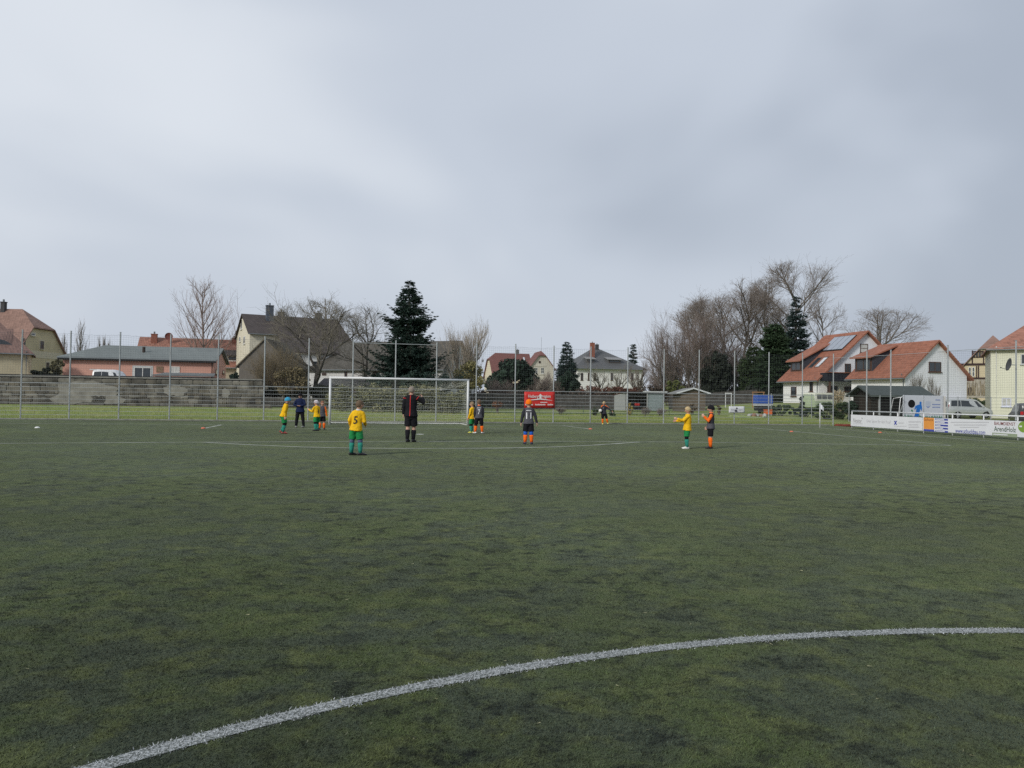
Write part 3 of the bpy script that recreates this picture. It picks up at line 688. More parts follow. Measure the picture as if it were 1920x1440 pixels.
        wo = m.build('window', FRB, s.e); MB().box((xa + .03, yf - .03, za + .03), (xa + w - .03, yf - .006, za + h - .03)).build('pane', PANE, wo)
        return o
    def downpipe(s, x, y, z0, z1, mat=None): return MB().tube([(x, y - .35, z1 + .1), (x, y - .1, z1 - .3), (x, y - .1, z0)], .05, 6).build('downpipe', mat or GUT, s.e)
def zpix(u, v, D): return at(u, v, D).z
def gnz(x, y): return float(gz(x, y))

CREAM = M('cream_render', (.50, .45, .31), var=.1, scale=.8); OCHRE = M('ochre_render', (.52, .46, .31), var=.12, scale=.7); TRIM = M('pale_trim', (.55, .51, .40), var=.06)
PINK = M('salmon_render', (.60, .33, .26), var=.06, scale=.6); WALLW = M('white_render', (.80, .80, .79), var=.03, scale=.6)
T_BROWN = tiles('brown_red_tiles', (.20, .125, .105)); T_LIGHT = tiles('weathered_red_tiles', (.27, .165, .13)); T_GREY = tiles('grey_felt', (.17, .19, .185), var=.12, pitch_z=.5, pitch_x=1.0)
T_DARK = tiles('dark_brown_tiles', (.066, .054, .050), var=.2); T_OR = tiles('orange_tiles', (.30, .125, .08), var=.22, pitch_z=.21, pitch_x=.3); T_OLD = tiles('old_orange_tiles', (.30, .145, .105), var=.35)
T_BARN = tiles('mossy_barn_tiles', (.095, .088, .075), var=.25); T_SLATE = tiles('slate_tiles', (.115, .118, .122), var=.15); T_MAR = tiles('maroon_tiles', (.19, .085, .075), var=.18)

# ochre house, far left
h = House('ochre_house', 'ochre village house with half hipped red roof at far left', 'house', (at(29, 748, 90).x - 13, 90), 0, 13, 9.6, .9, 6.3, 11.5, OCHRE, T_LIGHT, hr=.55, ir=2.5)
h.win('right', (58, 625, 65.3, 629), cols=1, fr=FRW, surround=TRIM); h.win('right', (75, 640, 81.6, 654), cols=2, fr=FRB, surround=TRIM); h.win('right', (40, 636, 47, 652), cols=2, fr=FRB, surround=TRIM); h.win('right', (86, 680, 92, 695), cols=2, fr=FRB, surround=TRIM)
h.panel('plaster_band', 'right', (31, 663, 117, 667.5), TRIM, .03)
h.chimney(8.3, 4.6, .5, .5, 11, 12.4, M('dark_chimney', (.06, .06, .065)))
# cream annex in front of it
x0 = at(54, 748, 80); yw = R(30); Lh = 12
h = House('cream_annex', 'cream annex with brown hipped roof in front of the ochre house', 'house', (x0.x - Lh * math.cos(yw), x0.y - Lh * math.sin(yw)), yw, Lh, 7, .6, 5.65, 9.0, CREAM, T_BROWN, hr=0, ir=3.2, o=.35)
h.downpipe(Lh - .3, 0, .8, 5.6)
em = MB(); n = 10                          # eyebrow dormer
for k in range(n): pass
xs_ = [8.2 + 2.2 * i / n for i in range(n + 1)]
vs = [(x_, .55, h.ze + h.k * .55 + .18 + .5 * max(0, math.sin(math.pi * i / n))) for i, x_ in enumerate(xs_)] + [(x_, 2.4, h.ze + h.k * 2.4 + .17) for x_ in xs_] + [(x_, .55, h.ze + h.k * .55 + .1) for x_ in xs_]
em.add(vs, [(i, i + 1, n + 2 + i, n + 1 + i) for i in range(n)], 0); em.add([vs[i] for i in range(n + 1)] + [vs[2 * n + 2 + i] for i in range(n + 1)], [(n + 1 + i, n + 2 + i, i + 1, i) for i in range(n)], 1)
em.build('eyebrow_dormer', [T_BROWN, PANE], h.roof)
# salmon bungalow
pl, pr = at(116, 748, 76), at(399, 748, 79); yw = math.atan2(pr.y - pl.y, pr.x - pl.x); Lh = (Vector((pr.x, pr.y)) - Vector((pl.x, pl.y))).length
h = House('salmon_bungalow', 'long salmon bungalow with grey felt roof behind the stone wall', 'house', (pl.x, pl.y), yw, Lh, 8.6, .6, 5.0, 6.35, PINK, T_GREY, hl=0, il=2.6, o=.4, og=.35)
m = MB().box((-.35, -.44, 4.72), (Lh + .3, -.36, 4.93)); m.build('fascia', M('black_fascia', (.02, .02, .022)), h.e)
h.win('front', (251, 689, 284, 716), cols=2, fr=FRW, pane=PANE, surround=FRG, sill=False, name='door'); h.win('front', (320, 687.5, 337, 699), cols=2, fr=FRW, pane=CURT)
h.panel('wood_hatch', 'front', (293, 687, 306, 698), M('old_wood', (.22, .15, .10), var=.3, scale=5), .05)
h.win('right', (404, 693, 407, 702), cols=1, fr=FRB); h.win('right', (417, 695, 420.5, 700), cols=1, fr=FRB)
MB().tube([(Lh - .2, .15, 1), (Lh - .1, -.2, 4.75)], .05, 6).build('downpipe', M('dark_brown', (.05, .035, .03)), h.e)
m = MB().tube([(6.9, 1.9, 5.6), (6.9, 1.9, 6.3)], .15, 8); m.build('vent_pipe', M('dark_brown', (.05, .035, .03)), h.e)
# flat shed roofs behind the wall
for (u0, u1, v, D, lab) in ((288, 400, 703, 68, 'flat grey roofed lean-to behind the stone wall'), (345, 486, 714, 66, 'low weathered shed roof behind the right end of the stone wall')):
    a, b = at(u0, v, D), at(u1, v + 1, D + 1); e_ = empty('lean_to', (a.x, a.y, 0), math.atan2(b.y - a.y, b.x - a.x)); tag(e_, lab, 'shed'); l_ = (b - a).length
    MB().box((.1, .1, .3), (l_ - .1, 2.4, a.z - .1)).build('wall', M('dark_boards', (.07, .065, .06), var=.3, scale=6), e_)
    MB().prism([(-.1, -.2, a.z - .08), (l_ + .1, -.2, a.z - .08), (l_ - .3, 2.8, a.z + .22), (.3, 2.8, a.z + .22)], (0, 0, .09)).build('roof', M('roofing_felt', (.13, .14, .14), var=.2, scale=3), e_)
# red roofed house behind
pl, pr = at(252, 748, 97), at(456, 748, 100.5); yw = math.atan2(pr.y - pl.y, pr.x - pl.x); Lh = (Vector((pr.x, pr.y)) - Vector((pl.x, pl.y))).length
h = House('old_red_roofed_house', 'house with patched orange tiled roof behind the salmon bungalow', 'house', (pl.x, pl.y), yw, Lh, 8, .9, 5.3, 8.75, M('plain_plaster', (.42, .36, .28)), T_OLD, og=.25)
h.chimney(1.6, 3.3, .7, .6, 8, 9.2, M('brick_chimney', (.26, .10, .07), var=.3, scale=6)); h.chimney(11.4, 3.6, .6, .5, 8, 9.0, M('brick_chimney', (0, 0, 0)))
ds = h.hit('front', 301, 648); m = MB(); n = 14; c = (3.4, 3.0, 9.0)
for k, (r_, d_) in enumerate(((0.02, .0), (.3, .05), (.5, .14))): pass
vs = [c] + [(c[0] + r_ * math.cos(2 * math.pi * i / n), c[1] - d_ , c[2] + r_ * math.sin(2 * math.pi * i / n)) for r_, d_ in ((.3, .05), (.5, .15)) for i in range(n)]
m.add(vs, [(0, 1 + i, 1 + (i + 1) % n) for i in range(n)] + [(1 + i, 1 + n + i, 1 + n + (i + 1) % n, 1 + (i + 1) % n) for i in range(n)]); m.tube([c, (c[0], c[1] + .1, 7.5)], .03, 6); m.build('satellite_dish', M('maroon_dish', (.20, .07, .06)), h.e)
h.dormer(Lh - 2.2, Lh - .6, .5, 6.6, T_DARK, T_DARK, FRW, 2.0)
# tall cream house with dark roof
yw = R(28); ap = at(453, 748, 96); fc = Vector((ap.x, ap.y)) + 5 * Vector((math.sin(yw), -math.cos(yw)))
h = House('tall_cream_house', 'tall cream house with dark brown roof and slate chimneys behind the bare walnut tree', 'house', (fc.x, fc.y), yw, 11.6, 10, 1.0, 8.9, 11.45, M('pale_cream', (.64, .60, .48), var=.06), T_DARK, o=.4, og=.25)
SLCH = M('slate_chimney', (.085, .10, .125), var=.1); h.chimney(2.9, 3.6, .85, .7, 10, 12.6, SLCH); h.chimney(4.7, 5.6, .75, .6, 10.8, 12.1, M('cement_chimney', (.14, .14, .14))); h.chimney(9.1, 4.2, .8, .7, 10, 12.1, M('cement_chimney', (0, 0, 0)))
m = MB().box((3.3, -4.4, 1.0), (11.6, -.002, 6.4)); m.build('front_wing', WALLW, h.e)
k = h.k; m = MB().prism([(3.1, -4.8, 8.9 - k * 4.8 + .02), (11.85, -4.8, 8.9 - k * 4.8 + .02), (11.85, .3, 8.9 + k * .3 + .17), (3.1, .3, 8.9 + k * .3 + .17)], (0, 0, .15)); m.build('wing_roof', T_DARK, h.e)
h.win('left', (451.5, 598, 454.6, 618), cols=1, fr=FRW); h.win('left', (449, 631, 451.5, 641), cols=1, fr=FRW); h.win('left', (457, 630, 460, 645), cols=1, fr=FRW)
for (x_, z_) in ((6.3, 4.7), (9.0, 4.6), (6.3, 2.4)):
    wo = MB().box((x_, -4.47, z_), (x_ + .9, -4.402, z_ + .95)).build('window', FRW, h.e); MB().box((x_ + .08, -4.49, z_ + .08), (x_ + .82, -4.472, z_ + .87)).build('pane', PANE, wo)
# long barn behind the goal
yw = R(-20); o0 = at(578, 748, 90.5)
h = House('long_barn', 'long white walled barn with mossy dark roof behind the big spruce', 'barn', (o0.x, o0.y), yw, 17.2, 9, .8, 4.75, 7.95, M('old_white_plaster', (.60, .60, .60), var=.1, scale=1.2), T_BARN, o=.4, og=.3)
h.win('front', (604, 699, 612, 704), cols=2, fr=FRB, sill=False); h.win('front', (646, 697, 651, 707), cols=1, fr=FRB, sill=False); h.win('front', (700, 697, 708, 704), cols=2, fr=FRB, sill=False)
# grey timber shed with gable to the camera
c0, c1 = at(447, 748, 73), at(536, 748, 72); wd = c1.x - c0.x; yw = R(-90)
h = House('timber_barn', 'weathered grey timber barn gable beside the brown bush', 'barn', (c0.x, 73 + 7), yw, 7, wd, .5, 4.35, 6.75, M('grey_planks', (.15, .135, .115), var=.3, scale=3, stretch=(8, 8, .6)), tiles('mossy_tiles', (.14, .12, .085)), o=.3, og=.15, gutter=False)
# brown lower shed roofs behind the goal
a, b = at(598, 714, 80), at(700, 716, 80); e_ = empty('low_shed', (a.x, a.y, 0)); tag(e_, 'low reddish brown shed behind the left goal post', 'shed'); l_ = b.x - a.x
MB().box((0, .1, .5), (l_, 3, a.z - .6)).build('wall', M('maroon_boards', (.10, .06, .055), var=.25, scale=4), e_); MB().prism([(-.2, -.3, a.z - .62), (l_ + .2, -.3, a.z - .62), (l_ + .2, 3, a.z + .25), (-.2, 3, a.z + .25)], (0, 0, .1)).build('roof', M('dark_felt', (.055, .05, .055), var=.2), e_)

# red-brown house, middle distance (two wings)
HC = M('pale_gable_render', (.53, .50, .43), var=.08, scale=.6)
yw = R(16); o0 = at(925, 748, 206)
h = House('maroon_roofed_house', 'house with large maroon half hipped roof beyond the yew', 'house', (o0.x, o0.y), yw, 11, 10, 1.5, 7.6, 13.9, M('sunlit_tone_render', (.66, .59, .46), var=.08), T_MAR, hl=.72, il=1.6, og=.4)  # sunlit look of this wing is put into its render colour
h.chimney(8.0, 5.2, .8, .7, 13, 15.0, M('cement_chimney', (0, 0, 0)))
h.win('left', (904, 674, 907, 679), cols=1, fr=FRB, sill=False)
h.skylight(9.2, 9.8, 3.0, 4.2, M('bright_glass', (.6, .62, .65), rough=.2))
c0, c1 = at(993.5, 748, 198), at(1036.5, 748, 199); wd = (c1 - c0).length; yw2 = math.atan2(c1.y - c0.y, c1.x - c0.x) - math.pi / 2
xd = Vector((math.cos(yw2), math.sin(yw2)))      # ridge towards the camera
h = House('half_hipped_gable_house', 'pale gabled house wing with half hip and paired windows right of the yew', 'house', (c0.x - 9 * xd.x, c0.y - 9 * xd.y), yw2, 9, wd, 1.5, 9.9, 13.9, HC, T_MAR, hr=.7, ir=1.1, o=.7, og=.55)
for u in (1002, 1014.2): h.win('right', (u, 689.5, u + 5.8, 700.2), cols=2, rows=2, fr=FRW, sill=True)
h.win('right', (1010, 677, 1014, 681), cols=2, fr=FRB, sill=False); h.panel('moulding', 'right', (999, 685.6, 1024, 686.8), HC, .1); h.panel('moulding', 'right', (1001, 702, 1022, 703.2), HC, .1)
MB().tube([(8.0, wd / 2, 13.9), (8.0, wd / 2, 17.6)], .035, 5).build('aerial', GUT, h.e)
# white villa
c0, c1 = at(1082, 748, 188), at(1206, 748, 192); yw = math.atan2(c1.y - c0.y, c1.x - c0.x); Lh = (Vector((c1.x, c1.y)) - Vector((c0.x, c0.y))).length
h = House('white_villa', 'white villa with grey hipped roof and brick chimney behind the hedge', 'house', (c0.x, c0.y), yw, Lh, 15, 1.5, 9.7, 14.6, M('villa_white', (.78, .77, .75), var=.06), T_SLATE, hl=0, hr=0, il=6.5, ir=9.5, o=.9, og=.9)
for u in (1088.8, 1102, 1113, 1145, 1183): h.win('front', (u, 699.5, u + 4.6 - (1.6 if u == 1102 else 0), 713), cols=2, rows=2, fr=FRB)
h.win('left', (1078.5, 694, 1080.8, 703), cols=1, fr=FRG)
h.chimney(5.0, 3.6, 1.0, .9, 11.8, 15.7, M('brick_chimney', (0, 0, 0))); h.chimney(7.5, 7.2, .8, .7, 14, 15.6, M('dark_chimney', (0, 0, 0)))
h.dormer(2.8, 4.8, 1.3, 11.6, T_SLATE, M('dormer_felt', (.25, .25, .25)), T_SLATE, 3.4); h.dormer(8.3, 11.6, 1.3, 11.6, T_SLATE, M('dormer_felt', (.25, .25, .25)), T_SLATE, 3.4)
m = MB().box((-1.2, 3, 1.5), (-.002, 9, 9.2)); m.box((-1.4, 2.8, 9.202), (-.002, 9.2, 9.4)); m.build('side_bay', M('villa_white', (0, 0, 0)), h.e)

# white house with solar panels
WB = M('white_boarding', (.74, .76, .80), var=.05, scale=1, stretch=(6, 6, .4))
ax = Vector((.25, -.968)); yw = math.atan2(ax.y, ax.x); C0 = at(1535, 748, 85); Lh, Wd = 6.6, 11.9
og = (C0.x - Lh * ax.x, C0.y - Lh * ax.y)
h = House('white_house', 'white house with orange tiled roof and solar panels', 'house', og, yw, Lh, Wd, .9, 4.35, 9.55, WALLW, T_OR, o=.55, og=.5, courses=.36)
HWH = h
sd_ = MB().prism([(Lh + .003, .25, 4.45), (Lh + .003, Wd - .25, 4.45), (Lh + .003, Wd / 2, 9.45)], (.01, 0, 0)).build('gable_boarding', WB, h.e)
h.dormer(.3, 2.5, .75, 6.35, M('anthracite', (.045, .05, .065)), T_OR, FRB, 4.3)
h.skylight(3.0, 3.75, 1.15, 2.5, PANE); h.skylight(4.15, 4.9, 1.15, 2.5, M('bright_glass', (0, 0, 0)))
SOL = M('solar_glass', (.28, .31, .36), rough=.12, var=.08, spec=.9)
sp_ = MB().prism([(x, y, h.ze + h.k * y + .24) for x, y in ((2.2, 3.35), (6.0, 3.35), (6.0, 5.3), (2.2, 5.3))], (0, 0, .08)).build('solar_array', M('black_frame', (.02, .02, .022)), h.roof)
for i in range(4):
    xa = 2.25 + i * .94; MB().prism([(x, y, h.ze + h.k * y + .323) for x, y in ((xa, 3.42), (xa + .88, 3.42), (xa + .88, 5.24), (xa, 5.24))], (0, 0, .015)).build('solar_panel', SOL, h.e)
h.win('front', (1483.5, 725, 1493.5, 743), fr=FRB, cols=1); h.win('front', (1518.5, 715.5, 1524.5, 734), fr=FRB, cols=1)
h.win('right', (1612.5, 645, 1627, 661.5), fr=FRB, cols=1, rows=2, pane=CURT)
h.win('right', (1583.5, 682, 1595, 699), fr=FRB, cols=2, name='door')
h.panel('plinth', 'front', (1470, 756, 1535, 762), M('pinkish_plinth', (.33, .25, .23)), .03)
for r_ in ((1551, 724, 1570, 735), (1583, 725, 1596, 734)): h.win('right', r_, fr=FRB, cols=2)
BLK = M('black_boards', (.02, .022, .03), var=.2, scale=4, spec=.2)
b0, b1 = h.hit('right', 1538, 714), h.hit('right', 1625, 700); zt, zb_ = 4.85, 3.95
m = MB().box((Lh + .1, .1, zb_), (Lh + 1.25, 8.6, zb_ + .18)); m.box((Lh + 1.17, .1, zb_ + .18), (Lh + 1.25, 8.6, zt)); m.box((Lh + .1, .1, zb_ + .18), (Lh + 1.17, .18, zt)); bo = m.build('balcony', BLK, h.e)
MB().box((Lh + 1.1, .05, zt + .003), (Lh + 1.35, 8.6, zt + .08)).build('handrail', M('red_wood', (.25, .10, .06)), bo)
for y in (.5, 4.2, 7.9): MB().box((Lh + 1.0, y, .9), (Lh + 1.15, y + .15, zb_ - .002)).build('balcony_post', FRB, h.e)
h.downpipe(Lh - .15, 0, 1.2, 4.2)
# extension
ax = Vector((.3, -.954)); yw = math.atan2(ax.y, ax.x); K0 = at(1696.5, 748, 75); Lh, Wd = 7.2, 7.7
h = House('white_extension', 'white gabled house wing with orange roof right of the balcony', 'house', (K0.x - Lh * ax.x, K0.y - Lh * ax.y), yw, Lh, Wd, .6, 4.4, 7.75, M('white_render', (0, 0, 0)), T_OR, o=.5, og=.4, courses=.36)
MB().prism([(Lh + .003, .02, 1.2), (Lh + .003, Wd - .02, 1.2), (Lh + .003, Wd - .02, 4.45), (Lh + .003, Wd / 2, 7.65), (Lh + .003, .02, 4.45)], (.01, 0, 0)).build('gable_boarding', WB, h.e)
h.dormer(.1, 2.6, .35, 6.3, M('anthracite', (0, 0, 0)), T_OR, FRB, 3.3)
h.win('right', (1741, 679, 1764, 697), fr=FRB, cols=2, pane=PANE)
h.downpipe(Lh - .1, 0, 1, 4.4)

# half timbered house
TIM = M('dark_timber', (.045, .024, .022), var=.2); YEL = M('timber_infill', (.56, .48, .33), var=.06)
c0 = at(1797, 748, 110); wd = 8.4; c1 = c0 + Vector((.86, -.51, 0)) * wd; yw = math.atan2(-.51, .86) - math.pi / 2; xd = Vector((math.cos(yw), math.sin(yw)))
h = House('half_timbered_house', 'half timbered house with dark beams behind the white extension', 'house', (c0.x - 9 * xd.x, c0.y - 9 * xd.y), yw, 9, wd, 1.4, 6.4, 11.4, YEL, T_LIGHT, hr=.62, ir=2.4, o=.5, og=.45)
for rc in ((1797, 680.5, 1912, 685.5), (1797, 707.5, 1912, 711), (1822, 657, 1824.5, 681), (1843, 659, 1845.5, 681), (1830, 686, 1832.3, 708), (1833.5, 686, 1836, 708), (1848, 686, 1850.5, 708), (1822, 658, 1845, 660.4), (1822, 669.5, 1845, 671)): h.panel('beam', 'right', rc, TIM, .06 + .002 * (hash(rc) % 7))
for u in (1824.6, 1829.8, 1834.8, 1839.8): h.win('right', (u, 660.8, u + 4.2, 669.3), cols=1, fr=TIM, sill=False, fw_=.06)
for u in (1816, 1822.5): h.win('right', (u, 688.5, u + 5, 706), cols=1, rows=2, fr=FRW, sill=False)
h.win('right', (1851.5, 688.5, 1856, 706), cols=1, rows=2, fr=FRW, sill=False)
h.panel('ground_floor', 'right', (1797, 711.5, 1912, 745), M('grey_stone_plaster', (.36, .33, .28), var=.25, scale=2), .03)
a = h.hit('right', 1812.5, 741); b = h.hit('right', 1826.5, 726); w = b.y - a.y; hh = b.z - a.z
pp = [(a.x + .035, a.y, a.z), (a.x + .035, a.y + w, a.z), (a.x + .035, a.y + w, a.z + hh * .55)] + [(a.x + .035, a.y + w / 2 + w / 2 * math.cos(t), a.z + hh * .55 + hh * .45 * math.sin(t)) for t in np.linspace(.3, 2.84, 7)] + [(a.x + .035, a.y, a.z + hh * .55)]
MB().prism(pp, (.05, 0, 0)).build('arched_door', M('door_dark', (.06, .045, .04)), h.e)
gg = random.Random(5)
for i in range(26):                        # espalier stems on the wall
    u = gg.uniform(1813, 1857); q = h.hit('right', u, 741); t_ = h.hit('right', u + gg.uniform(-3, 3), 713 + gg.uniform(0, 8)); MB().tube([(q.x + .1, q.y, q.z), (t_.x + .12, (q.y + t_.y) / 2 + gg.uniform(-.15, .15), (q.z + t_.z) / 2), (t_.x + .1, t_.y, t_.z)], [.05, .04, .02], 4).build('climber_stem', M('pale_stem', (.30, .25, .17), var=.3), h.e)

# pale yellow house at the right edge
c0 = at(1857.5, 748, 76); yw = R(-29); Lh = 14
h = House('pale_yellow_house', 'pale yellow house with rust red hipped roof at the right edge', 'house', (c0.x, c0.y), yw, Lh, 11, .3, 7.25, 11.8, M('pale_yellow_render', (.66, .655, .53), var=.05, scale=.5), T_OLD, hl=0, il=6.2, o=.4)
h.win('front', (1914, 664, 1927, 683), fr=FRG, cols=1); h.win('front', (1878, 746.5, 1896, 762), fr=M('notice_board_frame', (.62, .64, .75)), cols=2, pane=CURT)  # second one is the white and blue notice board, built in window form
h.downpipe(.45, 0, .4, 7.2, M('white_frame', (0, 0, 0))); h.chimney(6.4, 5.0, .9, .8, 11, 13.2, M('white_chimney', (.6, .6, .6)))

# dark wooden shed
K = at(1641, 748, 60.5)
h = House('dark_wooden_shed', 'dark brown wooden shed with green felt roof behind the barrier', 'shed', (K.x, K.y), R(1), 4.1, 3.75, .1, 2.18, 2.85, M('dark_stained_boards', (.020, .016, .013), var=.35, scale=4, stretch=(7, 7, .5)), M('green_felt', (.060, .074, .070), var=.15, scale=4), o=.35, og=.5, gutter=False)
for i in range(7):
    y = .75 + i * .28; MB().box((-.05, y, .9), (-.003, y + .06, 2.0)).build('slat', M('shed_slat', (.055, .042, .035)), h.e)
MB().box((.35, -.012, .15), (3.9, -.003, 2.05)).build('painted_opening', M('painted_opening_dark', (.006, .006, .007), var=0), h.e)  # near-black sheet on the wall paints the shaded inside of the open front
MB().box((.22, -.12, .15), (.32, -.02, 2.15)).build('corner_post', M('grey_post', (.30, .31, .31)), h.e)
# garden shed and carport in the gardens
K = at(1303, 748, 81)
h = House('garden_shed', 'brown garden shed with pale roof edges among the gardens', 'shed', (K.x - 1.5, K.y + 4), R(-90), 4, 2.6, .3, 2.4, 2.8, M('shed_brown', (.13, .105, .08), var=.2, scale=3), M('shed_roof', (.22, .22, .21)), o=.5, og=.3, gutter=False)
m = MB(); k = h.k
for s_ in (0, 1):
    ya, yb = (-.5, 1.3) if s_ == 0 else (3.1, 1.3); m.prism([(4.3, ya, 2.40 - k * .5 + .03), (4.3, yb, 2.80 + .03), (4.3, yb, 2.80 + .18), (4.3, ya, 2.40 - k * .5 + .18)], (.03, 0, 0))
m.build('barge_board', M('pale_board', (.55, .57, .58)), h.e)
K = at(1152, 748, 84); e_ = empty('carport', (K.x, K.y, 0), R(4)); tag(e_, 'grey carport with corrugated side wall and dark open front', 'carport'); b_ = .45
wl = (1245 - 1152) / F * 84
MB().prism([(0, 0, b_), (1.25, .1, b_), (1.25, .1, b_ + 1.95), (0, 0, b_ + 1.6)], (0, .06, 0)).build('side_wall', M('grey_panel', (.36, .37, .36), var=.08), e_)
MB().box((1.25, 2.6, b_), (wl, 2.7, b_ + 1.9)).build('back_wall', M('dark_boards', (0, 0, 0)), e_)
m = MB()
for i in range(18): xx = wl - 1.75 + i * .097; m.prism([(xx, .1, b_), (xx + .05, .06, b_), (xx + .097, .1, b_)], (0, 0, 1.85))
m.build('corrugated_wall', M('blue_grey_sheet', (.25, .30, .31), rough=.5, metal=.2, var=.1), e_)
MB().prism([(-.1, -.2, b_ + 1.98), (wl + .35, -.2, b_ + 1.98), (wl + .35, 3, b_ + 1.85), (-.1, 3, b_ + 1.85)], (0, 0, .08)).build('roof', M('dark_felt', (0, 0, 0)), e_)
MB().box((wl - 2.3, -.24, b_ + 2.0), (wl + .4, -.203, b_ + 2.12)).build('roof_edge', M('pale_board', (0, 0, 0)), e_)
for x_ in (1.3, wl - 1.8): MB().box((x_, 0, b_), (x_ + .09, .09, b_ + 1.95)).build('post', M('grey_panel', (0, 0, 0)), e_)

# dark board fences in the gardens
def board_fence(pts, hgt, mat, label, bw=.16):
    e_ = empty('board_fence'); tag(e_, label, 'fence', 'garden board fences'); g = random.Random(int(pts[0][0]))
    P = [gpt(u, D) for u, D in pts]
    for a, b in zip(P[:-1], P[1:]):
        L = (b - a).length; n = int(L / bw); d = (b - a) / n
        m = MB()
        for i in range(n):
            c = a + d * i; q = d * .92; hh = hgt + g.uniform(-.03, .03); nn_ = Vector((-d.y, d.x, 0)).normalized() * (.025 + g.uniform(0, .012))
            m.prism([c - nn_, c + q - nn_, c + q + nn_ * 0, c], (0, 0, hh))
        m.build('fence_panel', mat, e_)
        MB().box((a.x - .06, a.y - .06, a.z - .2), (a.x + .06, a.y + .06, a.z + hgt + .1)).build('post', mat, e_)
DKB = M('tarred_boards', (.075, .07, .065), var=.35, scale=2)
board_fence([(868, 92), (925, 92), (985, 92.5), (1042, 93), (1098, 93.5), (1152, 94)], 1.75, DKB, 'dark board fence behind the red banner')
board_fence([(490, 66), (530, 66.3), (575, 66.6), (620, 67), (665, 67.3)], .85, M('picket_grey', (.10, .095, .085), var=.35, scale=2), 'grey picket fence behind the coach', .2)
board_fence([(1255, 92), (1310, 92.4), (1366, 92.8), (1420, 93)], 1.6, DKB, 'dark board fence beside the brown garden shed')

# ------------------------------------------------------------------ old stone wall
wa, wb = gpt(-90, 60.5), gpt(489, 62.8); wa.z = wb.z = 0; wd_ = (wb - wa).normalized(); Lw = (wb - wa).length
swl = empty('stone_wall', (wa.x, wa.y, 0), math.atan2(wd_.y, wd_.x)); tag(swl, 'old weathered stone wall with coping along the left meadow', 'wall')
zb_ = .42; ztop = at(240, 709, 61.6).z
MB().box((0, .06, 0), (Lw, .45, ztop - .06)).build('core', M('wall_mortar', (.11, .105, .09), var=.3, scale=3), swl)
m = MB().box((-.1, -.06, ztop), (Lw + .1, .6, ztop + .09)); m.build('coping', M('coping_stone', (.22, .215, .20), var=.25, scale=2), swl)
m = MB().box((-.1, -.02, ztop - .055), (Lw + .1, .5, ztop - .002)); m.build('painted_coping_shadow', M('coping_shadow_paint', (.05, .048, .045)), swl)  # dark strip paints the shade under the coping
m = MB().box((-.1, .05, ztop + .092), (Lw * .8, .55, ztop + .17)); m.build('ridge_sheet', M('black_sheet', (.03, .032, .035)), swl)
bm = bmesh.new(); bmesh.ops.create_cube(bm, size=1); bmesh.ops.bevel(bm, geom=bm.edges[:], offset=.09, segments=1, affect='EDGES')
g = random.Random(9)
for v in bm.verts: v.co += Vector((g.uniform(-.05, .05), g.uniform(-.08, .08), g.uniform(-.05, .05)))
sme = bpy.data.meshes.new('stone'); bm.to_mesh(sme); bm.free()
def stone_mat():
    m = bpy.data.materials.new('sandstone'); m.use_nodes = True; t = m.node_tree; b = t.nodes['Principled BSDF']; b.inputs['Roughness'].default_value = .95; ln = t.links.new
    oi = t.nodes.new('ShaderNodeObjectInfo'); r = t.nodes.new('ShaderNodeValToRGB')
    r.color_ramp.elements[0].color = (.075, .07, .062, 1); r.color_ramp.elements[1].color = (.27, .255, .22, 1)
    for p_, c_ in ((.02, (.075, .07, .062)), (.25, (.15, .135, .11)), (.5, (.21, .20, .175)), (.75, (.17, .15, .115)), (.98, (.27, .255, .22))):
        e_ = r.color_ramp.elements.new(p_); e_.color = (*c_, 1)
    ln(oi.outputs['Random'], r.inputs[0]); ge = t.nodes.new('ShaderNodeNewGeometry'); n = t.nodes.new('ShaderNodeTexNoise'); n.inputs['Scale'].default_value = 1.3; n.inputs['Detail'].default_value = 8; ln(ge.outputs['Position'], n.inputs['Vector'])
    mr = t.nodes.new('ShaderNodeMapRange'); mr.inputs[1].default_value = .3; mr.inputs[2].default_value = .7; mr.inputs[3].default_value = .28; mr.inputs[4].default_value = 1.05; ln(n.outputs['Fac'], mr.inputs[0])
    vm = t.nodes.new('ShaderNodeVectorMath'); vm.operation = 'SCALE'; ln(r.outputs[0], vm.inputs[0]); ln(mr.outputs[0], vm.inputs['Scale']); ln(vm.outputs[0], b.inputs['Base Color'])
    return m
sme.materials.append(stone_mat())
zc = zb_; row = 0; cnt = 0
while zc < ztop - .12 and cnt < 295:
    rh = g.uniform(.2, .42); rh = min(rh, ztop - .06 - zc); x = -g.uniform(0, .4)
    while x < Lw and cnt < 298:
        w_ = g.uniform(.3, 1.1); o = link('stone', sme, swl); o.location = (x + w_ / 2, .06 - g.uniform(-.02, .025), zc + rh / 2); o.scale = (w_ - .012, .2, rh - .01); x += w_; cnt += 1
    zc += rh; row += 1
